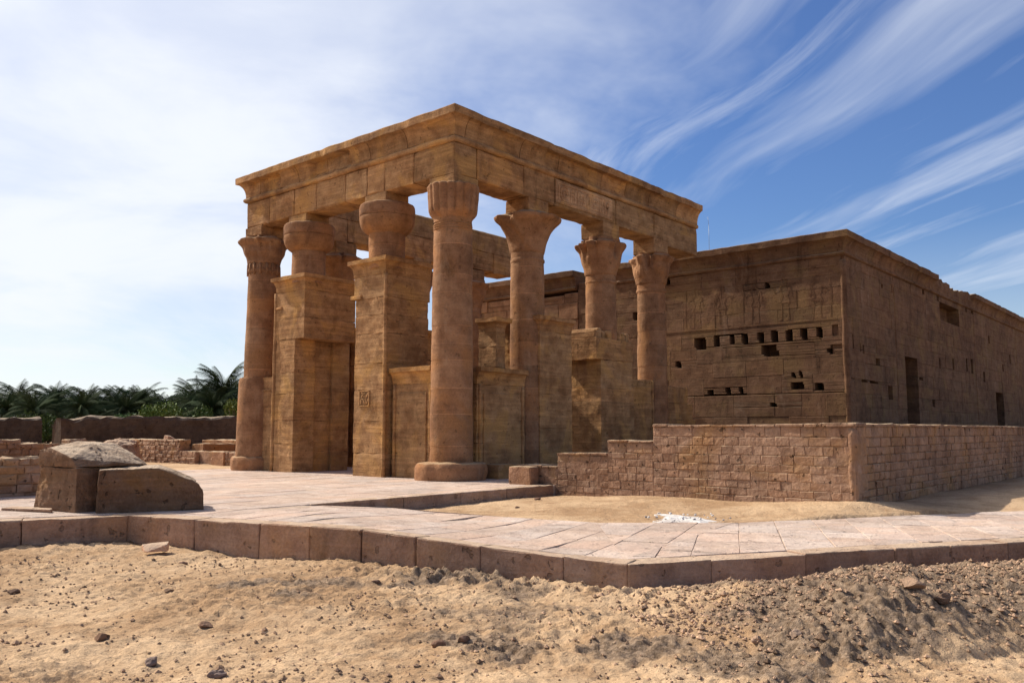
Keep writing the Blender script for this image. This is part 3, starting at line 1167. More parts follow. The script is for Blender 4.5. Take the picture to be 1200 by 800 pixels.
fr_in = lambda u, v, o: (ix0 + u, RY - 0.014 - o, iz0 + v)
W = 0.03
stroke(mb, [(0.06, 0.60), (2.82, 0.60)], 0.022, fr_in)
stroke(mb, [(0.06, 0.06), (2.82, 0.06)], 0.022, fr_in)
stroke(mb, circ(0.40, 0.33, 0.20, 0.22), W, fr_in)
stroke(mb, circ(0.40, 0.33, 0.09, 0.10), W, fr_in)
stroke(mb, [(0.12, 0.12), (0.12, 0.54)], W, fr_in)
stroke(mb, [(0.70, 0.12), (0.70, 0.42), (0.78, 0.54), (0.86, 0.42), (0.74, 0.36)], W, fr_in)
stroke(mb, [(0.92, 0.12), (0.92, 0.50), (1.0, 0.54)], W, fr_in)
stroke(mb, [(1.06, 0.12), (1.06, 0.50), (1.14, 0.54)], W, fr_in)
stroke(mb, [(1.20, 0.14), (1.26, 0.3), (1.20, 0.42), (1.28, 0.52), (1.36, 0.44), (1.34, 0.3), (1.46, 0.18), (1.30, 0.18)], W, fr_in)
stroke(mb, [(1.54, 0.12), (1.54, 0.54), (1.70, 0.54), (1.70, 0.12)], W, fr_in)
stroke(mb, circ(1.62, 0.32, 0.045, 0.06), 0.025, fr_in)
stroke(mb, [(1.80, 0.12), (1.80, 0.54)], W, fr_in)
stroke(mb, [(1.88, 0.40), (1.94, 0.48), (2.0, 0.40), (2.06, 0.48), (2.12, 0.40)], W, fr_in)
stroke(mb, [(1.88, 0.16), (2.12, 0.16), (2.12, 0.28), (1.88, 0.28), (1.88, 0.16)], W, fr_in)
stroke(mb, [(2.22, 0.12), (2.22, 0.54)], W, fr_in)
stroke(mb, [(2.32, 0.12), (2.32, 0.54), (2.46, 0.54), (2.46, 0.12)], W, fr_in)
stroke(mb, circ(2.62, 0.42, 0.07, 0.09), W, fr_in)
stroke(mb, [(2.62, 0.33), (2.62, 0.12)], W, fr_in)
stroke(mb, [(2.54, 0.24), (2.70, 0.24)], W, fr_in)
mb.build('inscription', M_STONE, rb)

# torus moulding and cavetto cornice, mitred round the corner
path_all = [(EX - 0.35, LY), (FX, LY), (FX, RY), (EX, RY)]
Lleft = EX - 0.35 - FX
Lfront = LY - RY
tseed = {}


EDGES = []


def tint_blocks(lens, seed, amt=0.1):
    r2 = random.Random(seed)
    ed, cs = [0.0], []
    while ed[-1] < 60:
        ed.append(ed[-1] + r2.uniform(*lens))
        k = 1 + r2.uniform(-amt, amt)
        h = r2.uniform(-0.03, 0.03)
        cs.append((k * (1 + h), k, k * (1 - h)))

    EDGES[:] = ed[1:]

    def f(s):
        for i in range(len(cs)):
            if s < ed[i + 1]:
                return cs[i]
        return cs[-1]
    return f


mb = MB()
prof = [(0.0 + 0.085 * math.cos(a), 8.575 + 0.085 * math.sin(a)) for a in [2 * math.pi * k / 10 for k in range(10)]]
sweep(mb, prof, path_all, 0.2, tints=tint_blocks((1.0, 1.9), 5, 0.08), smooth=True,
      mod=lambda s, o, z: (o - 0.05 * max(0, noisy((s, 0, 0), 1, 0.9, 4) - 0.25), z))
mb.displace(0.012, 3, 3)
mb.build('torus_moulding', M_STONE, KIOSK)

# runs where the hollow of the cornice is broken away: (from, to, how much)
sF = Lleft
sR = Lleft + Lfront
BROKEN = [(1.0, 3.0, .8), (5.2, 7.4, .9), (9.5, 11.5, .7),
          (sF + 0.35, sF + 1.85, .85), (sF + 3.5, sF + 5.35, 1.0),
          (sR + 3.6, sR + 7.9, .55), (sR + 8.0, sR + 9.9, .35)]


CT, CJ = tint_blocks((1.2, 2.3), 9, 0.20), list(EDGES)


def cor_mod(s, o, z):
    if 8.69 < z < 9.115 and o > -0.5:
        for (a, b, k) in BROKEN:
            if a < s < b:
                                o = o * (1 - k) + k * (-0.03 - 0.05 * noisy((s, z, 0), 1, 3.0, 2))
    if z > 9.12 and o > 0.1:
        o -= 0.04 * max(0.0, noisy((s, z * 0.3, 0), 1, 1.9, 12) - 0.28)
        z -= 0.03 * max(0.0, noisy((s, 5, 0), 1, 1.1, 15) - 0.45) + 0.02 * max(0.0, noisy((s, 9, 0), 1, 3.3, 15) - 0.3)
    if 8.5 <= z < 9.13 and o > -0.5 and any(abs(s - j) < 0.009 for j in CJ):
        o -= 0.06
    return o, z


cav = []
for k in range(9):
    t = k / 8
    cav.append((0.015 + 0.245 * (1 - math.cos(t * math.pi / 2)), 8.66 + 0.46 * math.sin(t * math.pi / 2)))
prof = [(-TH, 8.50), (0.0, 8.50), (0.0, 8.655)] + cav + [(0.265, 9.135), (0.27, 9.31), (0.25, 9.335), (-TH + 0.1, 9.34), (-TH, 9.27)]
mb = MB()
sweep(mb, prof, path_all, 0.14, mod=cor_mod, tints=CT, extra=CJ)
mb.displace(0.009, 2.6, 4, 5.0)
# joints between the cornice stones: dark narrow slots
mb.build('cornice', M_STONE, KIOSK)


# --- screen walls, door piers
def cornice_cap(parent, path, z0, h=0.48, ov=0.14, name='cornice', tint=(1.08, 1.02, 0.86), step=0.15, seed=0, torus=True, mat=None):
    mb = MB()
    pr = [(-0.04, z0), (0.005, z0)]
    for k in range(7):
        t = k / 6
        pr.append((0.012 + ov * (1 - math.cos(t * math.pi / 2)), z0 + 0.04 + (h - 0.16) * math.sin(t * math.pi / 2)))
    pr += [(ov + 0.02, z0 + h - 0.11), (ov + 0.02, z0 + h), (-0.04, z0 + h + 0.003)]
    sweep(mb, pr, path, step, tints=lambda s: tint)
    mb.displace(0.009, 3.5, 3, seed)
    return mb.build(name, mat or M_STONE, parent)


def pier(name, boxes, label=None, mat=None):
    """boxes: (x0, x1, y0, y1, z0, z1) laid in courses of stone"""
    mb = MB()
    for (x0, x1, y0, y1, z0, z1) in boxes:
        z = z0
        while z < z1 - 0.02:
            h = rng.uniform(0.42, 0.95)
            if z + h > z1 - 0.35:
                h = z1 - z
            t = jt(0.09, 0.03)
            sh = rng.uniform(-0.003, 0.003)
            box(mb, x0 + sh, x1 + sh, y0 + sh, y1 - sh, z + 0.0006, z + h - 0.0006, 0.12, 0.012, t, 0.012, seed=z * 3 + x0, skip_bottom=False)
            z += h
    ob = mb.build(name, mat or M_STONE, KIOSK)
    if label:
        ob['label'] = label
    return ob


def roll(parent, pts, r=0.055):
    mb = MB()
    n = max(2, int((Vector(pts[1]) - Vector(pts[0])).length / 0.25))
    P = [Vector(pts[0]).lerp(Vector(pts[1]), k / n) for k in range(n + 1)]
    tube(mb, P, r, 10, (1.03, 1.0, 0.97))
    mb.displace(0.008, 4, 3, pts[0][1])
    mb.build('torus_roll', M_STONE, parent)


# right pier of the front gate
G2 = pier('door_pier', [(15.06, 16.66, 17.36, 18.59, -0.02, 4.80), (15.05, 16.70, 17.34, 18.66, 4.80, 5.42)],
          'right pier of the front gate with a small carved panel')
cornice_cap(G2, [(16.7, 18.66), (15.05, 18.66), (15.05, 17.34), (16.7, 17.34)], 5.42, 0.46, 0.12, tint=(1.0, 0.97, 0.9), seed=3)
mb = MB()
box(mb, 15.1, 16.69, 17.38, 18.62, 5.42, 5.86, 0.25, 0.02)
mb.build('pier_head', M_STONE, G2)
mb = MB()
box(mb, 14.99, 15.3, 18.3, 18.74, 4.80, 4.92, 0.12, 0.03, (1.2, 1.18, 1.1))  # paler tint stands in for light on the stub's underside
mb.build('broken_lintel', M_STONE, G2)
roll(G2, ((15.06, 17.34, 0), (15.06, 17.34, 5.42)))
# carved panel
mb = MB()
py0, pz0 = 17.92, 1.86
box(mb, 15.045, 15.2, py0, py0 + 0.44, pz0, pz0 + 0.44, 0.1, 0.01, (0.62, 0.6, 0.58), 0.004)  # dark tint paints in the shade of a sunken ground
fp = lambda u, v, o: (15.047 - o, py0 + 0.44 - u, pz0 + v)
ts = (1.25, 1.22, 1.15)
for pts in ([(0.02, 0.02), (0.42, 0.02), (0.42, 0.42), (0.02, 0.42), (0.02, 0.02)], [(0.08, 0.06), (0.10, 0.24), (0.16, 0.34), (0.12, 0.38)],
            [(0.10, 0.22), (0.20, 0.18), (0.24, 0.06)], [(0.28, 0.06), (0.28, 0.22), (0.38, 0.36)], circ(0.23, 0.31, 0.04, 0.05, 8), [(0.33, 0.08), (0.38, 0.2)]):
    stroke(mb, pts, 0.028, fp, 0.014, ts)
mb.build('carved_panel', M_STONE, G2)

# left pier of the front gate: jamb, recess, inner jamb and the wider broken lintel above
G3 = pier('door_pier', [(15.06, 15.80, 21.37, 22.33, -0.02, 3.93), (15.80, 16.50, 21.52, 22.33, -0.02, 3.93), (16.50, 17.15, 21.42, 22.33, -0.02, 3.93),
                        (15.05, 16.95, 20.93, 22.36, 3.93, 5.38)], 'left pier of the front gate with a broken lintel jutting over the doorway')
cornice_cap(G3, [(16.95, 22.36), (15.05, 22.36), (15.05, 20.93), (16.95, 20.93)], 5.38, 0.46, 0.12, tint=(1.0, 0.96, 0.88), seed=8)
mb = MB()
box(mb, 15.1, 16.94, 20.97, 22.32, 5.38, 5.83, 0.25, 0.02)
mb.build('pier_head', M_STONE, G3)
roll(G3, ((15.07, 22.40, 0), (15.07, 22.40, 5.38)), 0.06)
mb = MB()
box(mb, 15.02, 15.3, 22.05, 22.42, 4.86, 4.95, 0.12, 0.02, (1.15, 1.1, 1.05))
mb.build('broken_lintel', M_STONE, G3)


def screen(name, axis, u0, u1, f, back, z1, sign, label=None, panel=True, capt=True, mat=None):
    """screen wall; face at f with its front towards -axis normal"""
    boxes = [(f, back, u0, u1, -0.02, z1)] if axis == 'y' else [(u0, u1, f, back, -0.02, z1)]
    ob = pier(name, boxes, label, mat)
    if capt:
        if axis == 'y':
            cornice_cap(ob, [(f, u1), (f, u0)], z1, 0.44, 0.13, seed=u0)
            mb = MB()
            box(mb, f + 0.05, back, u0, u1, z1, z1 + 0.43, 0.25, 0.02)
        else:
            cornice_cap(ob, [(u0, f), (u1, f)], z1, 0.44, 0.13, seed=u0, tint=(1.0, 0.97, 0.88))
            mb = MB()
            box(mb, u0, u1, f + 0.05, back, z1, z1 + 0.43, 0.25, 0.02)
        mb.build('wall_head', mat or M_STONE, ob)
    if panel:
        a, b = u0 + 0.24, u1 - 0.24
        for uu in (u0 + 0.10, u1 - 0.10):
            if axis == 'y':
                roll(ob, ((f - 0.005, uu, 0.0), (f - 0.005, uu, z1)), 0.05)
            else:
                roll(ob, ((uu, f - 0.005, 0.0), (uu, f - 0.005, z1)), 0.05)
        mb = MB()
        if axis == 'y':
            box(mb, f - 0.035, f + 0.1, a, b, 0.0, z1 - 0.22, 0.2, 0.02, jt(0.05), 0.006, seed=u0)
        else:
            box(mb, a, b, f - 0.035, f + 0.1, 0.0, z1 - 0.22, 0.2, 0.02, jt(0.05), 0.006, seed=u0)
        mb.build('raised_panel', mat or M_STONE, ob)
    return ob


screen('screen_wall', 'y', 15.72, 17.28, 15.30, 15.72, 2.42, -1, 'panelled screen wall with a cornice between gate and corner column')
s34 = screen('screen_wall', 'y', 22.44, 23.6, 15.20, 15.72, 2.86, -1, 'plain pockmarked screen wall beside the far left column', panel=False, capt=False)
mb = MB()
for (a, b, c, d) in ((22.6, 23.3, 2.42, 2.48), (23.24, 23.3, 0.1, 2.42), (22.6, 22.66, 0.1, 2.42)):
    box(mb, 15.17, 15.3, a, b, c, d, 0.15, 0.012)
mb.build('panel_frame', M_STONE, s34)
mb = MB()
lathe(mb, colX, colL + 0.02, [(0.68, 0.3), (0.66, 1.5), (0.64, 2.75), (0.60, 2.86)], 48, None, (1.0, 0.97, 0.95))
mb.displace(0.014, 2.6, 4)
mb.build('column_casing', M_COLUMN, s34)
s15 = screen('screen_wall', 'x', 16.05, 17.96, 14.92, 15.40, 2.40, -1, 'panelled screen wall right of the corner column')
s67 = screen('screen_wall', 'x', 23.03, 24.62, 14.90, 15.40, 2.86, -1, 'screen wall in shade between side door and last column', capt=False)
s7f = pier('broken_wall', [(25.5, 27.45, 14.92, 15.40, -0.02, 1.6), (25.5, 27.25, 14.92, 15.40, 1.6, 2.15), (25.5, 26.9, 14.92, 15.40, 2.15, 2.72)],
           'broken end of the right side wall, stepped down towards the hall')
# side door piers
J1 = pier('door_pier', [(18.30, 19.76, 14.66, 16.3, -0.02, 3.95)], 'left pier of the side door, with a cornice stub')
cornice_cap(J1, [(18.30, 16.3), (18.30, 14.66), (19.76, 14.66)], 3.95, 0.42, 0.13, tint=(0.95, 0.9, 0.85), seed=5)
mb = MB()
box(mb, 18.35, 19.74, 14.71, 16.28, 3.95, 4.34, 0.12, 0.05, None, 0.02)
mb.build('pier_head', M_STONE, J1)
J2 = pier('door_pier', [(21.22, 23.02, 14.66, 16.25, -0.02, 2.5), (21.26, 23.0, 14.68, 16.2, 2.5, 3.35), (21.02, 23.0, 14.66, 16.22, 3.35, 4.0)], 'right pier of the side door with a ragged top')
mb = MB()
for k in range(9):
    x = 21.03 + k * 0.218
    box(mb, x, x + 0.216, 14.68 + rng.uniform(0, 0.12), 15.9 + rng.uniform(-.2, .2), 3.98, 4.1 + rng.uniform(0.02, 0.22), 0.12, 0.05, jt(0.1))
mb.build('broken_top', M_STONE, J2)
J0 = pier('wall_stub', [(17.22, 17.60, 15.30, 15.95, -0.02, 4.0)], 'narrow broken pier standing behind the right screen wall')
cornice_cap(J0, [(17.22, 15.95), (17.22, 15.30), (17.60, 15.30), (17.60, 15.95)], 4.0, 0.26, 0.12, tint=(1.0, .95, .88), seed=6)
# left row screens and piers
for (a, b) in ((16.1, 18.0), (23.3, 24.6)):
    screen('screen_wall', 'x', a, b, 23.5, 23.95, 2.86, 1, panel=False, capt=False)
for (a, b, zt) in ((18.72, 19.8, 4.3), (21.3, 22.9, 4.5)):
    J = pier('door_pier', [(a, b, 22.9, 23.95, -0.02, zt)])
    cornice_cap(J, [(a, 23.95), (a, 22.9), (b, 22.9), (b, 23.95)], zt, 0.40, 0.15, tint=(0.95, 0.9, 0.85), seed=a)
# plinth stones along the foot of the right side
pier('plinth', [(16.35, 17.15, 14.45, 14.92, -0.02, 0.36)])
pier('threshold', [(19.95, 21.38, 14.95, 15.6, -0.02, 0.16)])

# ------------------------------------------------------------------ the hall behind
HX, HY0, HY1, HX1 = 28.6, 9.93, 29.1, 66.0
HALL = thing('temple_hall', (47.0, 19.5, 0), 'long closed sandstone hall with plain walls and a cornice, on the right behind the kiosk', 'temple hall')
ZT = 7.05
fr_f = lambda u, o, z: (HX - o, HY1 - u + 0 * z, z)           # u runs from the far left to the near right corner
U = lambda y: HY1 - y
FH = []
for (yc, zc, w, h) in [(15.27, 4.44, 0.53, 0.45), (14.61, 4.46, 0.30, 0.42), (14.0, 4.48, 0.24, 0.35), (13.51, 4.51, 0.28, 0.35), (12.89, 4.5, 0.27, 0.38),
                       (12.39, 4.49, 0.31, 0.41), (11.87, 4.48, 0.31, 0.43), (11.33, 4.5, 0.27, 0.4), (10.8, 4.52, 0.19, 0.37), (10.28, 4.54, 0.25, 0.43),
                       (12.59, 4.03, 0.66, 0.36), (12.4, 3.9, 0.4, 0.2), (11.65, 2.75, 0.56, 0.26), (11.75, 3.1, 0.12, 0.16), (11.5, 3.12, 0.1, 0.2), (10.87, 2.68, 0.34, 0.24), (12.61, 6.3, 0.2, 0.19), (10.25, 4.0, 0.42, 0.16), (10.45, 3.86, 0.3, 0.12),
                       (16.2, 3.7, 0.25, 0.2), (14.2, 2.65, 0.2, 0.25), (13.7, 2.66, 0.16, 0.22), (12.5, 2.1, 0.3, 0.12), (14.9, 2.6, 0.3, 0.2), (16.6, 6.9, .2, .3), (18.0, 5.7, .5, .3)]:
    w *= 0.76
    h *= 0.9
    FH.append((U(yc) - w / 2, U(yc) + w / 2, zc - h / 2, zc + h / 2))
JH = []
for (a, b, c, d) in FH:
    j = lambda k: rng.uniform(-k, k)
    JH += [(a, b, c, d), (a - 0.03 + j(.03), b - 0.05 + j(.03), c + 0.04 + j(.04), d + 0.02 + j(.03)), (a + 0.04 + j(.03), b + 0.02 + j(.02), c - 0.03 + j(.03), d - 0.08)]
FH = JH
DOOR = [(U(20.85), U(18.3), 0.0, 4.6)]
mb = MB()
WID = HY1 - HY0
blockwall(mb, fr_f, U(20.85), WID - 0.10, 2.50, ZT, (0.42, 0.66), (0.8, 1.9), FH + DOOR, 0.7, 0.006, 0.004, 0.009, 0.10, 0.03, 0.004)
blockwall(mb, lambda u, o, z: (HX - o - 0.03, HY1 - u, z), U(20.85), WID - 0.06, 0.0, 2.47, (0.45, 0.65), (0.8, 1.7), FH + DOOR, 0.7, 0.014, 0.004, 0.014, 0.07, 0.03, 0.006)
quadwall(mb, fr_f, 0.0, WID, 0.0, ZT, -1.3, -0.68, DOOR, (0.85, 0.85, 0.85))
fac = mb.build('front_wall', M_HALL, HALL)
fac['label'] = 'shaded front wall with a row of square beam sockets'
mb = MB()
ragf = lambda u: ZT if u < 5.2 else ZT - 0.15
blockwall(mb, fr_f, 0.0, U(20.86), 0.0, ZT, (0.4, 0.75), (0.7, 1.6), FH, 0.7, 0.03, 0.010, 0.03, 0.16, 0.04, 0.012, ragf, 0.06)
for i_ in range(len(mb.c)):
    c_ = mb.c[i_]
    mb.c[i_] = (c_[0] * 1.5, c_[1] * 1.5, c_[2] * 1.5)
fl_ = mb.build('front_wall', M_HALL, HALL)
fl_['label'] = 'paler weathered part of the front wall left of the main doorway'
mb = MB()
fh = lambda u, v, o: (HX - 0.006 - o, u, v)


def figure(y, z, h, face, staff=True):
    a, k = [], h / 1.6
    f = lambda du, dv: (y + face * du * k, z + dv * k)
    lines = [[f(-.16, 0), f(-.13, .55), f(-.2, .62), f(-.12, .85), f(-.22, 1.18), f(-.1, 1.24), f(-.05, 1.3)],
             [f(.12, 0), f(.10, .55), f(.16, .62), f(.06, .85), f(.18, 1.18), f(.08, 1.24), f(.05, 1.3)],
             [f(-.16, 0), f(-.02, 0)], [f(.12, 0), f(.26, 0)], [f(-.2, .62), f(.16, .62)],
             [f(-.08, 1.3), f(-.1, 1.46), f(0, 1.55), f(.09, 1.48), f(.08, 1.3)],
             [f(.18, 1.18), f(.34, .98), f(.46, 1.12)], [f(-.22, 1.18), f(-.3, .8)]]
    if staff:
        lines.append([f(.46, 0), f(.46, 1.5)])
    for ln_ in lines:
        stroke(mb, ln_, 0.024, fh, 0.005, (1.1, 1.08, 1.06))


for k_, y_ in enumerate((10.85, 12.0, 13.1, 14.35, 15.4, 17.0, 22.3, 24.2, 26.4)):
    figure(y_, 5.02 + 0.02 * (k_ % 2), 1.55, 1 if k_ % 3 else -1, k_ % 2 == 0)
for (za, zb) in ((4.93, 4.93), (6.75, 6.75)):
    stroke(mb, [(10.2, za), (18.1, zb)], 0.03, fh, 0.012, (1.1, 1.08, 1.06))
    stroke(mb, [(21.1, za), (28.8, zb)], 0.03, fh, 0.012, (1.1, 1.08, 1.06))
mb.build('carved_figures', M_HALL, fac)
fr_s = lambda u, o, z: (HX + u, HY0 - o, z)
SH = []
for (x, z, w, h) in [(29.35, 4.2, .25, .45), (29.9, 4.05, .16, .3), (30.25, 4.0, .16, .3), (31.7, 3.65, .45, .25), (33.75, 6.55, .25, .3), (32.55, 6.5, .2, .15), (37.0, 3.3, .5, .12), (39.9, 4.1, .22, .45), (42.1, 4.2, .25, .5), (44.6, 4.3, .3, .6), (45.6, 4.3, .4, .7),
                     (38.6, 2.35, .4, .3), (33.0, 2.6, .5, .5), (37.9, 6.95, .3, .2), (40.1, 7.0, .35, .35), (45.0, 7.0, .3, .3), (46.2, 7.0, .5, .2), (49.5, 5.9, .3, .4), (54.5, 5.2, .3, .5), (31.2, 2.9, .9, .06), (30.0, 2.9, 1.0, .07),
                     (48.0, 3.9, .4, .5), (52.5, 4.6, .3, .4)]:
    SH.append((x - HX - w / 2, x - HX + w / 2, z - h / 2, z + h / 2))
SD = [(34.95 - HX, 36.55 - HX, 0.9, 4.08), (50.4 - HX, 52.2 - HX, 0.8, 3.22)]
NICHE = [(40.3 - HX, 43.6 - HX, 6.02, 6.82)]
mb = MB()
edges = [0.10, 33.86 - HX, 33.94 - HX, 46.26 - HX, 46.36 - HX, 56.3 - HX, 56.38 - HX, HX1 - HX]
for a, b in zip(edges[0::2], edges[1::2]):
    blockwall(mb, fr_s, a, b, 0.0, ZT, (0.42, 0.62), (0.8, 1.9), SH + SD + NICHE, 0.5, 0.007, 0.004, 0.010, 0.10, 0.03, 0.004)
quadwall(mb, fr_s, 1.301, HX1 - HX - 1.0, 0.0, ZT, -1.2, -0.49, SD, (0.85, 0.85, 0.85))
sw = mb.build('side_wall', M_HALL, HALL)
sw['label'] = 'long shaded side wall with two narrow doorways'
mb = MB()
fr_n = lambda u, o, z: (HX + u, HY1 + o, z)
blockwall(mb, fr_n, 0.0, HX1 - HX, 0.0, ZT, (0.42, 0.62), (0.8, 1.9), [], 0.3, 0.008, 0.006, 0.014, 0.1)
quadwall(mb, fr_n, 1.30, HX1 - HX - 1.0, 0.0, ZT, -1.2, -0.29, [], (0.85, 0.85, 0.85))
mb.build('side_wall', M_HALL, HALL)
mb = MB()
fr_b = lambda u, o, z: (HX1 + o, HY0 + 0.1 + u, z)
blockwall(mb, fr_b, 0.0, WID - 0.2, 0.0, ZT, (0.42, 0.62), (0.8, 1.9), [], 0.3, 0.008, 0.006, 0.014, 0.1)
quadwall(mb, fr_b, 0.9, WID - 1.2, 0.0, ZT, -1.0, -0.29, [], (0.85, 0.85, 0.85))
mb.build('rear_wall', M_HALL, HALL)
# door reveals glow red brown: an inner cross wall a little way inside each side door
for (x, zt) in ((34.6, 4.4), (50.0, 3.6)):
    mb = MB()
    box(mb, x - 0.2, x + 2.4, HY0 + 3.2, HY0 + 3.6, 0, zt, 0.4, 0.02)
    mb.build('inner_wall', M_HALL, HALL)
# corner roll mouldings
for (x, y) in ((HX + 0.06, HY0 + 0.05),):
    mb = MB()
    tube(mb, [(x, y, 0.0 + k * 0.3) for k in range(24)], 0.10, 12, (1.02, 1, 1))
    mb.displace(0.015, 3, 3)
    mb.build('torus_roll', M_HALL, HALL)
for x in (33.9, 46.31, 56.34):
    mb = MB()
    tube(mb, [(x, HY0 + 0.06, k * 0.3) for k in range(24)], 0.06, 8, (1.15, 1.1, 1.08))
    mb.displace(0.015, 3, 3)
    mb.build('torus_roll', M_HALL, HALL)
# cornice: along the front (with a gap over the main doorway) and round the near corner
hc = []
for k in range(7):
    t = k / 6
    hc.append((0.012 + 0.24 * (1 - math.cos(t * math.pi / 2)), ZT + 0.14 + 0.42 * math.sin(t * math.pi / 2)))
hprof = [(-1.1, ZT), (0.0, ZT), (0.07, ZT + 0.03), (0.085, ZT + 0.07), (0.06, ZT + 0.115), (0.005, ZT + 0.135)] + hc + [(0.258, ZT + 0.575), (0.27, ZT + 0.78), (0.25, ZT + 0.80), (-1.1, ZT + 0.80)]


def hall_mod(s0):
    def f(s, o, z):
        q = s + s0
        if z > ZT + 0.55 and o > 0.1:
            o -= 0.05 * max(0.0, noisy((q, z * 0.3, 0), 1, 1.5, 21) - 0.25)
            z -= 0.03 * max(0.0, noisy((q, 4, 0), 1, 1.9, 22) - 0.3)
        side = q - 100
        if q > 100 and 10.9 < side < 17.2 and z > ZT + 0.30 and o > -0.9:      # crumbled stretch of the side cornice
            n = noisy((side, 0, 0), 1, 1.6, 3)
            o = min(o, 0.05 + 0.05 * n)
            z = min(z, ZT + 0.72 + 0.10 * n)
        return o, z
    return f


mb = MB()
ctint = tint_blocks((1.6, 2.6), 21, 0.09)
sweep(mb, hprof, [(HX, 19.15), (HX, HY0), (HX1, HY0)], 0.22, mod=hall_mod(100 - (19.15 - HY0)), tints=ctint)
sweep(mb, hprof, [(HX, HY1), (HX, 20.95)], 0.22, tints=ctint)
sweep(mb, hprof, [(HX1, HY0), (HX1, HY1), (HX + 1.15, HY1)], 0.5, tints=ctint)
mb.displace(0.014, 2.2, 4, 9)
mb.build('cornice', M_HALL, HALL)
mb = MB()
for k in range(6):
    x = HX + 1.12 + k * 6.05
    box(mb, x, x + 6.04, HY0 + 1.12, HY1 - 1.12, ZT + 0.3, ZT + 0.62, 1.2, 0.03)
mb.build('roof_slab', M_HALL, HALL)
# ruined wall tops in the gap above the main doorway
mb = MB()
for (y, w, h) in ((19.2, .5, .15), (19.7, .6, -0.05), (20.3, .6, .1)):
    box(mb, HX + 0.05, HX + 1.1, y, y + w, ZT - 0.01, ZT + 0.2 + h, 0.2, 0.06)
mb.build('broken_top', M_HALL, HALL)

# ------------------------------------------------------------------ rubble enclosure wall
ENC = thing('enclosure_wall', (15.7, 9.0, 0), 'low reddish rubble wall stepping down to the left in front of the hall', 'stone wall')
mb = MB()
EY0 = 5.27
steps = [(5.27, 9.36, 1.30), (9.36, 10.48, 0.98), (10.48, 11.84, 0.69), (11.84, 12.98, 0.40)]
topf = lambda u: next((z for (a, b, z) in steps if a <= 12.98 - u <= b), 0.4)
fr_e = lambda u, o, z: (15.4 - o, 12.98 - u, z)
for (a, b, z) in steps:
    blockwall(mb, fr_e, 12.98 - b, 12.98 - a - (0.06 if a == EY0 else 0), -0.45, z, (0.125, 0.175), (0.16, 0.42), (), 0.22, 0.005, 0.003, 0.012, 0.09, 0.03, 0.014, lambda u, z=z: z + 0.0, 0.02)
    box(mb, 15.412, 16.0, a + 0.003, b - 0.003, -0.5, z - 0.01, 0.25, 0.04, jt(), 0.02, seed=a)
    blockwall(mb, lambda u, o, z: (16.0 + o, 12.98 - u, z), 12.98 - b, 12.98 - a, -0.05, z, (0.15, 0.24), (0.22, 0.6), (), 0.1, 0.014, 0.008, 0.022, 0.14, 0.05, 0.014)
    # coping stones
    u = a
    while u < b - 0.05:
        l = min(rng.uniform(0.3, 0.6), b - u)
        box(mb, 15.37, 16.03, u + 0.01, u + l - 0.005, z - 0.02, z + 0.03 + rng.uniform(-0.012, 0.014), 0.15, 0.02, jt(0.1), 0.008, seed=u)
        u += l
pf = mb.build('front_face', M_RUBBLE, ENC)
pf['label'] = 'stepped rubble face in raking light'
mb = MB()
fr_r = lambda u, o, z: (15.4 + u, EY0 - o, z)
blockwall(mb, fr_r, 0.05, 50, -0.45, 1.30, (0.13, 0.18), (0.18, 0.45), (), 0.22, 0.012, 0.010, 0.016, 0.12, 0.035, 0.016)
box(mb, 15.46, 65.4, EY0 + 0.035, EY0 + 0.6, -0.5, 1.29, 0.5, 0.04, jt(), 0.015)
u = 15.4
while u < 65:
    l = rng.uniform(0.35, 0.7)
    box(mb, u + 0.01, u + l - 0.005, EY0 - 0.03, EY0 + 0.63, 1.285, 1.335 + rng.uniform(-0.012, 0.014), 0.2, 0.02, jt(0.1), 0.008, seed=u)
    u += l
sf = mb.build('side_face', M_RUBBLE, ENC)
sf['label'] = 'long shaded rubble face running away to the right'
mb = MB()
tube(mb, [(15.47, EY0 + 0.07, -0.45 + k * 0.12) for k in range(15)], 0.085, 10, (1, .98, .96))
mb.displace(0.02, 4, 3)
mb.build('corner_stones', M_RUBBLE, ENC)
# terrace between enclosure wall and hall
mb = MB()
mb.add([(15.98, EY0 + 0.55, 0.12), (66, EY0 + 0.55, 0.12), (66, 11.86, 0.12), (15.98, 11.86, 0.12)], [[0, 1, 2, 3]], (0.9, 0.9, 0.9))
tag(mb.build('terrace_floor', M_PAVE), kind='structure')
mb = MB()
box(mb, 15.05, 15.39, 12.35, 12.98, -0.05, 0.40, 0.15, 0.03, (1.12, 1.05, 0.98))
box(mb, 15.4, 15.95, 13.0, 13.3, -0.02, 0.37, 0.15, 0.04, (1.1, 1.02, 0.95))
o = mb.build('kerb_block', M_RUBBLE)
tag(o, 'squared pale stone block ending the stepped rubble wall near the corner column', 'stone block')


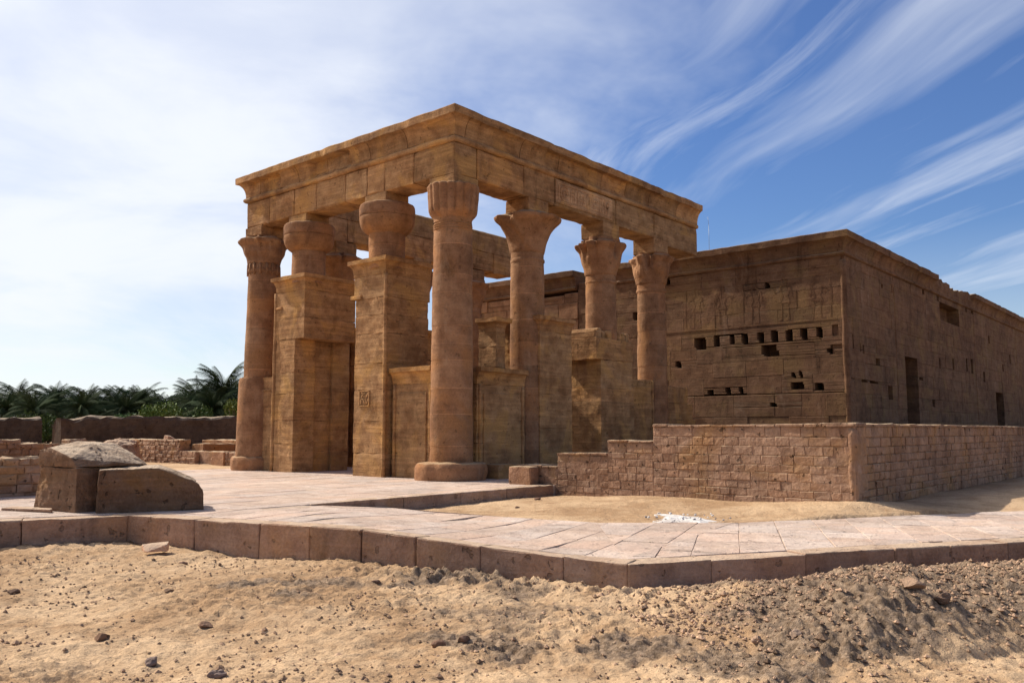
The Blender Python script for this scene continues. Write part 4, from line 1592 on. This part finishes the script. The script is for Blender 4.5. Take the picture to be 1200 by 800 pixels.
# ------------------------------------------------------------------ fallen blocks on the plaza
def hull_block(name, pts, label, group=None, mat=None, wear=0.05, seed=0.0, cat='stone block', tint=(1, 1, 1), sub=7, amp=0.02, facet=False):
    import bmesh
    bm = bmesh.new()
    for p in pts:
        bm.verts.new(p)
    r = bmesh.ops.convex_hull(bm, input=bm.verts)
    bmesh.ops.delete(bm, geom=[v for v in bm.verts if not v.link_faces], context='VERTS')
    bmesh.ops.dissolve_limit(bm, angle_limit=R(2), verts=bm.verts, edges=bm.edges)
    bmesh.ops.bevel(bm, geom=list(bm.edges), offset=wear, segments=2, profile=0.6, affect='EDGES', clamp_overlap=True)
    bmesh.ops.triangulate(bm, faces=bm.faces)
    for _ in range(sub):
        le = [e_ for e_ in bm.edges if e_.calc_length() > (0.04 if facet else 0.055)]
        if not le:
            break
        bmesh.ops.subdivide_edges(bm, edges=le, cuts=1)
        bmesh.ops.triangulate(bm, faces=bm.faces)
    bm.normal_update()
    P = np.array([v.co[:] for v in bm.verts])
    n = amp * fbm(P * 2.2 + seed, 4) + amp * 0.55 * fbm(P * 9 + seed, 4) - 0.05 * np.clip(fbm(P * 1.7 + seed + 20, 3) - 0.5, 0, 1)
    for v, k in zip(bm.verts, n):
        v.co += v.normal * float(k)
    mb = MB()
    bm.verts.index_update()
    mb.add([v.co[:] for v in bm.verts], [[v.index for v in f.verts] for f in bm.faces], tint, not facet)
    bm.free()
    o = mb.build(name, mat or M_KERB)
    return tag(o, label, cat, group)


def on_line(p, d, s, n, t, z):
    return (p[0] + d[0] * s + n[0] * t, p[1] + d[1] * s + n[1] * t, z)


P0 = Vector((5.72, 12.90))
bd = (Vector((7.10, 12.30)) - P0).normalized()
bn = Vector((-bd.y, bd.x))
q = lambda s, t, z: on_line(P0, bd, s, bn, t, z)
hull_block('fallen_block', [q(0, 0, -.01), q(1.50, 0.0, -.01), q(1.50, 1.0, -.01), q(-.02, 1.0, -.01), q(0.02, 0.02, .62), q(0, 0.98, .66), q(0.80, 0.03, .635), q(0.9, 1.0, .655),
                            q(1.05, 0.06, .56), q(1.15, .95, .56), q(1.40, 0.0, .40), q(1.42, 0.98, .42), q(1.49, 0, .28), q(1.49, 1.0, .28)],
           'long fallen stone block with a sloping broken right end, on the plaza', seed=3.0, tint=(.95, .92, .88), mat=M_BLOCK, facet=True, wear=0.014, amp=0.016)
P1 = Vector((5.40, 14.24))
ld = (Vector((5.56, 13.22)) - P1).normalized()
ln = Vector((-ld.y, ld.x))
ln = ln if ln.x > 0 else -ln
q = lambda s, t, z: on_line(P1, ld, s, ln, t, z)
L1 = 1.03
hull_block('fallen_block', [q(-0.07, 0, -.01), q(L1 * 0.99, 0, -.01), q(L1 * 0.97, 0.7, -.01), q(0, 0.95, -.01), q(0.02, 0.03, .655), q(L1 * 0.95, 0.02, .655), q(L1 * 0.93, 0.7, .655), q(0.02, 0.9, .655)],
           'upright stone block at the left end of the fallen stones, under the wedge', seed=13.0, tint=(1.05, 1.0, .92), mat=M_BLOCK, facet=True, wear=0.012, amp=0.016)
hull_block('fallen_block', [q(0.0, 0.0, .665), q(0.96, 0.03, .665), q(1.15, 0.75, .67), q(1.0, 1.2, .67), q(0.1, 1.2, .67), q(0.03, -0.02, .91), q(0.26, 0.0, .96), q(0.86, 0.0, .80), q(0.25, 0.45, 1.05), q(0.62, 0.5, 1.0), q(1.15, 0.7, .72), q(0.3, 1.1, 1.0), q(0.8, 1.15, .80)],
           'wedge shaped stone lying on top of the upright block', seed=23.0, tint=(1.05, 1.02, .95), mat=M_BLOCK, facet=True, wear=0.010, amp=0.013)
hull_block('boulder', [(11.6, 26.6, -.02), (12.7, 25.9, -.02), (13.2, 26.8, -.02), (12.1, 27.6, -.02), (11.7, 26.65, .70), (12.6, 26.05, .82), (13.1, 26.8, .9), (12.2, 27.4, .85), (12.3, 26.7, .98)],
           'rounded dark boulder behind the fallen wedge stone, against the low wall', seed=33.0, wear=0.12, amp=0.05, cat='boulder', tint=(.9, .85, .8))
hull_block('stone_slab', [(5.35, 13.55, -.01), (5.0, 14.5, -.01), (5.2, 14.6, -.01), (5.42, 13.7, -.01), (5.33, 13.5, .05), (5.0, 14.5, .04), (5.2, 14.6, .05), (5.42, 13.7, .05)],
           'thin splinter of stone lying at the foot of the upright block', seed=43.0, wear=0.01, amp=0.008, cat='stone slab')


# ------------------------------------------------------------------ low ruined walls on the left
def ruin(name, x0, x1, y0, y1, z1, label, ch=(0.12, 0.22), rag=0.08, mat=None, z0=-0.3, tint=None, bl=(0.18, 0.5)):
    mb = MB()
    m = mat or M_RUBBLE
    tf = lambda u: z1 + rag * math.sin(u * 1.7 + x0)
    blockwall(mb, lambda u, o, z: (x0 + u, y0 - o, z), 0, x1 - x0, z0, z1, ch, bl, (), 0.15, 0.03, 0.004, 0.035, 0.1, 0.04, 0.03, tf, rag)
    blockwall(mb, lambda u, o, z: (x0 - o, y1 - u, z), 0, y1 - y0, z0, z1, ch, bl, (), 0.15, 0.03, 0.004, 0.035, 0.1, 0.04, 0.03, tf, rag)
    nx = max(1, int((x1 - x0) / 0.6))
    ny = max(1, int((y1 - y0) / 0.6))
    for i in range(nx):
        for j in range(ny):
            a, b = x0 + (x1 - x0) * i / nx, x0 + (x1 - x0) * (i + 1) / nx
            c, d = y0 + (y1 - y0) * j / ny, y0 + (y1 - y0) * (j + 1) / ny
            box(mb, a + (0.06 if i == 0 else 0), b - 0.003, c + (0.06 if j == 0 else 0), d - 0.003, z0, z1 + rng.uniform(-rag * 1.2, rag * 0.7), 0.18, 0.06, jt(0.1), 0.03, seed=a + c)
    o = mb.build(name, m)
    return tag(o, label, 'stone wall')


ruin('ruined_wall', -4.0, 6.66, 17.4, 18.7, 0.70, 'thick low ruined wall with a crumbling top at the left edge of the plaza', rag=0.05)
ruin('ruined_wall', 4.0, 13.6, 31.0, 32.4, 0.86, 'rubble topped ruined wall behind the thick one at the left edge', rag=0.12)
W2 = thing('ruined_wall', (17.8, 33, 0), 'low tan stone wall with a recessed bay, left of the kiosk', 'stone wall')
mb = MB()
fw2 = lambda u, o, z: (17.5 - o, 37.4 - u, z)
blockwall(mb, fw2, 0, 5.0, -0.4, 0.86, (0.1, 0.18), (0.14, 0.4), (), 0.2, 0.025, 0.004, 0.03, 0.09, 0.04, 0.025)
blockwall(mb, fw2, 5.0, 10.2, -0.4, 0.42, (0.12, 0.2), (0.2, 0.5), [(6.2, 7.35, -0.05, 0.40)], 0.2, 0.025, 0.004, 0.03, 0.09, 0.04, 0.02)
box(mb, 17.56, 18.0, 32.4, 37.38, -0.4, 0.87, 0.3, 0.04, jt(), 0.02)
box(mb, 17.72, 18.0, 27.3, 32.39, -0.4, 0.43, 0.3, 0.04, jt(), 0.02)
mb.build('wall_front', M_RUBBLE, W2)
mb = MB()
box(mb, 19.4, 19.9, 24.6, 34.0, -0.4, 0.84, 0.3, 0.05, (1.05, .95, .8), 0.03)
box(mb, 18.0, 19.4, 31.4, 32.4, -0.4, 0.70, 0.3, 0.05, (1.05, .95, .8), 0.03)
mb.build('wall_back', M_RUBBLE, W2)
mb = MB()
box(mb, 17.42, 18.1, 29.0, 29.85, -0.4, 0.44, 0.2, 0.04, (1.15, 1.05, .95), 0.015)
mb.build('pillar_stub', M_RUBBLE, W2)
hull_block('stone_block', [(17.6, 33.5, .86), (17.95, 33.5, .86), (17.95, 33.9, .86), (17.6, 33.9, .86), (17.62, 33.52, 1.02), (17.93, 33.88, 1.0), (17.62, 33.88, 1.02)],
           'small pale stone sitting on top of the low tan wall', seed=53.0, wear=0.03, tint=(1.3, 1.25, 1.2))


# ------------------------------------------------------------------ mudbrick walls at the edge of the grove
def mudwall(x0, x1, y, z1, label, rag=0.12, thick=1.0, tint=(1, 1, 1)):
    mb = MB()
    n = int((x1 - x0) / 0.35)
    X = [x0 + (x1 - x0) * k / n for k in range(n + 1)]
    Zs = [0, .3, .6, .9, 1.2, 1.5]
    vs, fs = [], []
    prof = [(0, -0.6), (0, 0.25), (0, 0.5), (0.02, 0.75), (0.04, 0.93), (0.14, 1.0), (0.5, 1.02), (0.86, 1.0), (1, 0.75), (1, -0.6)]
    for x in X:
        top = z1 + rag * noisy((x, 0, 0), 1.0, 0.35, 7) + rag * 0.35 * noisy((x, 3, 0), 1.0, 1.7, 7)
        for (o, h) in prof:
            vs.append((x, y + o * thick, h * top if h > 0 else h))
    m = len(prof)
    for i in range(n):
        for k in range(m - 1):
            fs.append([i * m + k, (i + 1) * m + k, (i + 1) * m + k + 1, i * m + k + 1])
    fs.append([k for k in range(m)])
    fs.append([n * m + k for k in range(m)][::-1])
    mb.add(vs, fs, tint)
    mb.displace(0.09, 1.6, 5, y)
    return tag(mb.build('mudbrick_wall', M_MUD), label, 'mudbrick wall')


mudwall(19.6, 34.5, 49.0, 2.0, 'long dark mudbrick wall with a pale crumbly top, in front of the palms', 0.14)
mudwall(6.0, 20.9, 55.0, 2.05, 'short dark mudbrick wall at the far left edge, below the palms', 0.12)
mudwall(31.6, 48.0, 56.0, 1.9, 'greyish mudbrick wall stretch just left of the kiosk, beyond the long wall', 0.05, tint=(2.0, 1.9, 1.8))


# ------------------------------------------------------------------ date palms
def palm_meshes(seed, h, fl, nf):
    r = random.Random(seed)
    mb = MB()
    lean = (r.uniform(-.25, .25), r.uniform(-.25, .25))
    pts = [(lean[0] * (t * t), lean[1] * t * t, h * t - 0.4 * (1 - t)) for t in [k / 14 for k in range(15)]]
    tube(mb, pts, 0.2, 10, (1, 1, 1), [1.25 - 0.35 * k / 14 + 0.10 * (k % 2) for k in range(15)])
    tr = mb.build('trunk', M_TRUNK)
    me_t = tr.data
    bpy.data.objects.remove(tr)
    mb = MB()
    top = Vector(pts[-1])
    for k in range(nf):
        az = k * 2.39996 + r.uniform(-.25, .25)
        el0 = R(82) - (k / nf) ** 0.9 * R(118) + R(r.uniform(-7, 7))
        L = fl * r.uniform(0.82, 1.1)
        droop = R(r.uniform(48, 85))
        tint = r.uniform(0.7, 1.3)
        old = k > nf * 0.86
        tc = (tint * 1.9, tint * 1.35, tint * 1.2) if old else (tint * r.uniform(.9, 1.15), tint, tint * r.uniform(.8, 1.2))
        n = 18
        p = top.copy()
        hd = Vector((math.cos(az), math.sin(az), 0))
        side = Vector((-math.sin(az), math.cos(az), 0))
        spine = [p.copy()]
        tw = r.uniform(-.5, .5)
        for i in range(n):
            t = (i + 1) / n
            el = el0 - droop * t ** 1.4
            p = p + (hd * math.cos(el) + Vector((0, 0, math.sin(el)))) * (L / n)
            spine.append(p.copy())
        for i in range(1, n + 1):
            t = i / n
            d = (spine[i] - spine[i - 1]).normalized()
            upv = side.cross(d).normalized()
            ll = fl * 0.26 * (0.35 + 0.65 * math.sin(math.pi * min(1, t * 0.9 + 0.12))) * r.uniform(0.85, 1.1)
            for q2 in range(2):
                base = spine[i - 1].lerp(spine[i], q2 * 0.5)
                for sg in (-1, 1):
                    dirv = (side * sg * (1.0 - 0.45 * t) + d * (0.65 + 0.5 * t) + upv * (0.35 + tw * sg * 0.4) + Vector((0, 0, -0.15))).normalized()
                    tip = base + dirv * ll + Vector((0, 0, -0.12 * ll))
                    w = d * 0.032
                    mb.add([base - w, base + w, tip + w * 0.15, tip - w * 0.15], [[0, 1, 2, 3]], tc)
        # the rib
        for i in range(n):
            w = upv * 0.0 + side * (0.035 * (1 - i / n) + 0.008)
            mb.add([spine[i] - w, spine[i] + w, spine[i + 1] + w * 0.8, spine[i + 1] - w * 0.8], [[0, 1, 2, 3]], (tc[0] * 1.5, tc[1] * 1.4, tc[2] * 1.2))
    cr = mb.build('crown', M_FROND)
    me_c = cr.data
    bpy.data.objects.remove(cr)
    return me_t, me_c


VARS = [palm_meshes(1, 3.6, 3.4, 46), palm_meshes(2, 4.4, 3.6, 52), palm_meshes(3, 2.7, 3.2, 44), palm_meshes(4, 3.4, 3.7, 50)]


def palm(x, y, var, sc, rz, label, group='date palms behind the mudbrick walls', z=0.1):
    o = thing('date_palm', (x, y, z), label, 'palm tree', group)
    for nm, me in zip(('trunk', 'crown'), VARS[var]):
        c = bpy.data.objects.new(nm, me)
        COL.objects.link(c)
        c.parent = o
        c.scale = (sc, sc, sc)
        c.rotation_euler = (0, 0, rz)
    return o


def at_px(px, D):
    """ground point seen at photo column px, at D metres along the view"""
    f2 = Vector((math.cos(HEAD), math.sin(HEAD)))
    r2 = Vector((math.sin(HEAD), -math.cos(HEAD)))
    p = f2 * D * 1.0055 + r2 * (px - 600) / 1005 * D
    return p.x, p.y


ORD = ['leftmost', 'second', 'third', 'fourth', 'fifth', 'sixth', 'seventh', 'eighth', 'ninth', 'tenth', 'eleventh', 'twelfth']
front_row = [(8, 82, 0, .80), (36, 78, 3, .78), (66, 84, 1, .80), (92, 80, 0, .82), (117, 86, 2, 1.0), (146, 82, 3, .84), (167, 84, 1, .78), (190, 92, 2, 1.0), (212, 88, 0, .76), (233, 82, 3, .86)]
for i, (px, D, v, s) in enumerate(front_row):
    x, y = at_px(px, D)
    lab = ('leftmost date palm of the front row behind the mudbrick walls' if i == 0 else
           'date palm, %s from the left in the front row behind the mudbrick walls' % ORD[i])
    palm(x, y, v, s * 1.06, i * 1.3, lab)
x, y = at_px(263, 76)
palm(x, y, 1, 1.04, 0.6, 'tallest date palm with a full round crown, beside the left column')
x, y = at_px(247, 74)
palm(x, y, 2, 1.02, 2.2, 'short date palm crowding the foot of the tallest one')
x, y = at_px(226, 79)
palm(x, y, 0, 1.0, 3.1, 'date palm between the bright green bush and the tallest palm')
x, y = at_px(281, 80)
palm(x, y, 0, .85, 4.2, 'date palm half hidden behind the left column')
back_row = [(-20, 100, 1, .9), (22, 104, 1, 1.0), (52, 106, 0, 1.05), (80, 102, 3, 1.0), (105, 108, 1, .95), (131, 104, 0, 1.05), (156, 108, 3, 1.05), (178, 112, 0, 1.0), (202, 110, 3, .95), (224, 106, 1, .85), (300, 100, 1, .95), (325, 96, 3, 1.0), (-60, 95, 0, .95)]
for i, (px, D, v, s) in enumerate(back_row):
    x, y = at_px(px, D)
    palm(x, y, v, s * 1.05, i * 2.1 + .4, 'date palm crown in the dim second row, behind the front row of palms', 'date palms of the second row')


# leafy bushes among the palms
def bush(x, y, r, h, label, seed, tint=(1, 1, 1), n=2600):
    rr = random.Random(seed)
    o = thing('leafy_bush', (x, y, 0.0), label, 'bush')
    mb = MB()
    for k in range(6):
        a = rr.uniform(0, 6.28)
        tube(mb, [(0, 0, 0), (0.3 * r * math.cos(a), 0.3 * r * math.sin(a), h * 0.4), (0.6 * r * math.cos(a), 0.6 * r * math.sin(a), h * 0.75)], 0.07, 6, (1, 1, 1), [1, .7, .3])
    t = mb.build('trunk', M_TRUNK)
    mb = MB()
    lumps = [(rr.uniform(-.65, .65) * r, rr.uniform(-.65, .65) * r, h * rr.uniform(0.3, 0.85), rr.uniform(.28, .5) * r) for _ in range(13)]
    for k in range(n):
        lx, ly, lz, lr = rr.choice(lumps)
        d = Vector((rr.gauss(0, 1), rr.gauss(0, 1), rr.gauss(0, 1))).normalized() * lr * rr.uniform(0.5, 1.05)
        c = Vector((lx, ly, max(0.1, lz + d.z * 0.8))) + Vector((d.x, d.y, 0))
        s = rr.uniform(0.07, 0.15)
        e_ = Euler((rr.uniform(0, 6), rr.uniform(0, 6), rr.uniform(0, 6))).to_matrix()
        a, b = e_ @ Vector((s, 0, 0)), e_ @ Vector((0, s * .55, 0))
        k2 = rr.uniform(0.7, 1.35)
        mb.add([c - a, c - b, c + a, c + b], [[0, 1, 2, 3]], (k2 * tint[0], k2 * tint[1], k2 * tint[2]))
    cr = mb.build('crown', M_LEAF)
    for q_ in (t, cr):
        q_.parent = o


x, y = at_px(183, 70)
bush(x, y, 1.9, 3.6, 'bright green leafy bush rising above the long mudbrick wall', 1, (1.15, 1.15, .9))
x, y = at_px(147, 66)
bush(x, y, 1.2, 2.7, 'sparse grey green bush left of the bright green one', 2, (1.0, 1.1, 1.5), 900)
x, y = at_px(277, 70)
bush(x, y, 1.6, 4.0, 'yellowish green bush at the foot of the left column, behind the walls', 3, (1.25, 1.1, .8))
x, y = at_px(230, 72)
bush(x, y, 2.0, 3.2, 'dull green bush under the palms left of the tallest palm', 4, (.8, .85, .8))
x, y = at_px(55, 68)
bush(x, y, 2.2, 2.6, 'dark bush in the gap between the two mudbrick walls', 5, (.55, .6, .55))


# ------------------------------------------------------------------ loose stones and debris
def rock_mesh(mb, c, s, seed, tint, flat=0.7, sub=2):
    import bmesh
    bm = bmesh.new()
    bmesh.ops.create_icosphere(bm, subdivisions=sub, radius=1.0)
    P = np.array([v.co[:] for v in bm.verts])
    n = 1 + 0.30 * fbm(P * 1.3 + seed, 2)
    P = P * n[:, None]
    # flat broken facets
    r2 = random.Random(int(seed * 100))
    for _ in range(4):
        d = np.array(Vector((r2.gauss(0, 1), r2.gauss(0, 1), r2.gauss(0, 1))).normalized())
        h = P @ d
        lim = r2.uniform(0.55, 0.8)
        P = P - np.outer(np.clip(h - lim, 0, 9), d)
    a = r2.uniform(0, 6.28)
    P = P * np.array([1.15, 0.85, flat])
    P = np.c_[P[:, 0] * math.cos(a) - P[:, 1] * math.sin(a), P[:, 0] * math.sin(a) + P[:, 1] * math.cos(a), P[:, 2]]
    P = P * s + np.array(c)
    mb.add(P, [[v.index for v in f.verts] for f in bm.faces], tint, False)
    bm.free()


def gz(x, y):
    z, e_ = ground_z(np.array([[x, y]]))
    return float(z[0])


ROCKS = [
    (3.25, 6.30, .075, (1.0, 1.0, 1.1), 'grey angular stone lying nearest the camera at lower left'),
    (3.24, 7.10, .065, (.9, .72, .6), 'dark brown clod on the sand left of the grey angular stone'),
    (4.08, 6.98, .060, (1.2, 1.0, .85), 'tilted brown flake of stone on the sand, lower left of centre'),
    (3.48, 9.62, .060, (.7, .6, .55), 'dark flat stone on the sand near the left edge'),
    (3.35, 5.56, .06, (1.0, 1.0, 1.1), 'grey stone cut by the bottom edge of the photo'),
    (6.60, 2.78, .085, (1.35, 1.3, 1.25), 'round grey stone half in shadow at the foot of the earth heap'),
    (6.38, 2.98, .055, (1.6, 1.45, 1.3), 'pale stone at the foot of the earth heap, left of the round one'),
    (7.83, 2.25, .10, (1.5, 1.35, 1.2), 'pale rounded stone on the flank of the earth heap'),
    (7.95, 2.05, .09, (.8, .7, .65), 'dark lump of earth beside the pale rounded stone'),
    (4.95, 5.0, .06, (1.0, .8, .7), 'brown clod in the dug patch at bottom centre'),
    (5.15, 4.92, .05, (.8, .66, .6), 'smaller clod right of the brown clod at bottom centre'),
    (6.36, 7.4, .05, (.75, .65, .6), 'small dark stone below the left kerb, mid photo'),
    (5.86, 7.75, .045, (.8, .7, .6), 'small dark stone on the sand left of the one below the kerb'),
    (4.6, 8.6, .05, (.85, .75, .65), 'brown stone on the bare sand between kerb and left edge'),
    (5.62, 10.2, .05, (1.1, .9, .8), 'brown stone near the kerb below the fallen blocks'),
]
for i, (x, y, s, t, lab) in enumerate(ROCKS):
    mb = MB()
    s *= 0.85
    rock_mesh(mb, (x, y, gz(x, y) + s * 0.2), s, 3.1 + i * 2.7, t, 0.75, 3)
    tag(mb.build('loose_stone', M_ROCK), lab, 'stone', 'loose stones on the sand')
mb = MB()
rock_mesh(mb, (6.35, 12.0 - 0.9, gz(6.0, 11.0) + 0.03), 0.01, 5, (1, 1, 1))
hull_block('stone_slab', [(5.55, 11.15, -.36), (5.85, 11.0, -.36), (5.75, 10.85, -.36), (5.5, 10.95, -.36), (5.55, 11.15, -.27), (5.85, 11.0, -.25), (5.75, 10.85, -.27)],
           'thin pale slab leaning at the foot of the left kerb', seed=61, wear=0.01, amp=0.006, cat='stone slab', tint=(1.5, 1.4, 1.3))

# small stuff nobody could count
mb = MB()
pts = []
r3 = random.Random(99)
while len(pts) < 9000:
    s_, o_ = r3.uniform(-0.6, 7.5), r3.gauss(1.65, 0.72)
    p = B + BCd * s_ + Vector((BCd.y, -BCd.x)) * o_
    if o_ > 0.12:
        pts.append((p.x, p.y, abs(r3.gauss(0.008, 0.010)) + 0.004 + (0.03 * r3.random() if r3.random() < 0.05 else 0)))
while len(pts) < 17500:
    a, r_ = HEAD + R(r3.uniform(-38, 38)), r3.uniform(4.3, 13)
    x, y = r_ * math.cos(a), r_ * math.sin(a)
    cl = float(fbm(np.array([[x * 1.1, y * 1.1, 0]]), 3)[0])
    if cl > -0.1 or r3.random() < 0.2:
        pts.append((x, y, abs(r3.gauss(0.006, 0.008)) + 0.003 + (0.022 * r3.random() if r3.random() < 0.025 else 0)))
arr = np.array(pts)
zz, ee = ground_z(arr[:, :2])
ico = [(0, 0, 1), (.9, 0, .1), (.25, .85, .2), (-.7, .5, .05), (-.7, -.5, .2), (.3, -.85, .05), (0, 0, -.7)]
icf = [[0, 1, 2], [0, 2, 3], [0, 3, 4], [0, 4, 5], [0, 5, 1], [6, 2, 1], [6, 3, 2], [6, 4, 3], [6, 5, 4], [6, 1, 5]]
for (x, y, s), z in zip(pts, zz):
    if z < -0.9:
        continue
    a = r3.uniform(0, 6.28)
    ca, sa = math.cos(a), math.sin(a)
    sx, sy, sz = s * r3.uniform(.8, 1.4), s * r3.uniform(.7, 1.2), s * r3.uniform(.55, .95)
    vs = []
    for (p, q_, r_) in ico:
        p2, q2, r2_ = p * sx * r3.uniform(.8, 1.2), q_ * sy * r3.uniform(.8, 1.2), r_ * sz
        vs.append((x + p2 * ca - q2 * sa, y + p2 * sa + q2 * ca, z + r2_ + s * 0.15))
    k = r3.uniform(1.0, 2.0) if r3.random() < 0.78 else r3.uniform(0.6, 1.1)
    mb.add(vs, icf, (k * 1.12, k, k * .86))
tag(mb.build('gravel', M_ROCK), 'fine gravel and crumbs of earth strewn over the sand and the heap', 'gravel', kind='stuff')

# spilt lime between path and enclosure wall
mb = MB()
r4 = random.Random(5)
n_ = 26
cx, cy = 12.4, 7.0
vs, fs = [(cx, cy, gz(cx, cy) + 0.05)], []
ring = 7
for k in range(1, ring + 1):
    for j in range(n_):
        a = 2 * math.pi * j / n_
        rad = k / ring * (0.75 + 0.28 * noisy((math.cos(a) * 1.5, math.sin(a) * 1.5, 0), 1, 1.3, 8))
        x = cx + rad * (math.cos(a) * 0.85 * 0.65 + math.sin(a) * 1.05 * 0.76)
        y = cy + rad * (-math.cos(a) * 0.85 * 0.76 + math.sin(a) * 1.05 * 0.65)
        vs.append((x, y, gz(x, y) + 0.02 * (1 - (k / ring) ** 2) + 0.02 * noisy((x, y, 0), 1, 5) - (0.03 if k == ring else 0)))
for j in range(n_):
    fs.append([0, 1 + j, 1 + (j + 1) % n_])
for k in range(ring - 1):
    for j in range(n_):
        j2 = (j + 1) % n_
        fs.append([1 + k * n_ + j, 1 + (k + 1) * n_ + j, 1 + (k + 1) * n_ + j2, 1 + k * n_ + j2])
mb.add(vs, fs, (1, 1, 1))
for k in range(30):
    a, rr_ = r4.uniform(0, 6.28), 0.9 * math.sqrt(r4.random())
    x, y = cx + rr_ * math.cos(a) * 0.95, cy + rr_ * math.sin(a) * 0.8
    rock_mesh(mb, (x, y, gz(x, y) + 0.03), r4.uniform(.01, .032), r4.uniform(0, 90), jt(.15) if r4.random() < .8 else (.5, .5, .55), .7, 1)
tag(mb.build('lime_spill', M_LIME), 'spill of whitish lime rubble on the sand between path and stepped wall', 'lime rubble')
for i, (x, y, s, lab) in enumerate([(13.9, 11.2, .09, 'flat dark stone on the sand below the lowest step of the rubble wall'), (12.3, 10.4, .05, 'little dark stone on the sand beside the plaza step')]):
    mb = MB()
    rock_mesh(mb, (x, y, gz(x, y) + s * 0.2), s, 77 + i * 9, (.7, .55, .5), 0.45, 3)
    tag(mb.build('loose_stone', M_ROCK), lab, 'stone', 'loose stones on the sand')

# thin rod on the hall roof
mb = MB()
tube(mb, [(28.75, 14.9, 7.83), (28.75, 14.9, 8.9)], 0.007, 6)
tube(mb, [(28.75, 14.9, 8.9), (28.75, 14.93, 9.2)], 0.005, 6)
tag(mb.build('metal_rod', M_METAL), 'thin upright metal rod on the hall roof beside the kiosk cornice', 'rod')
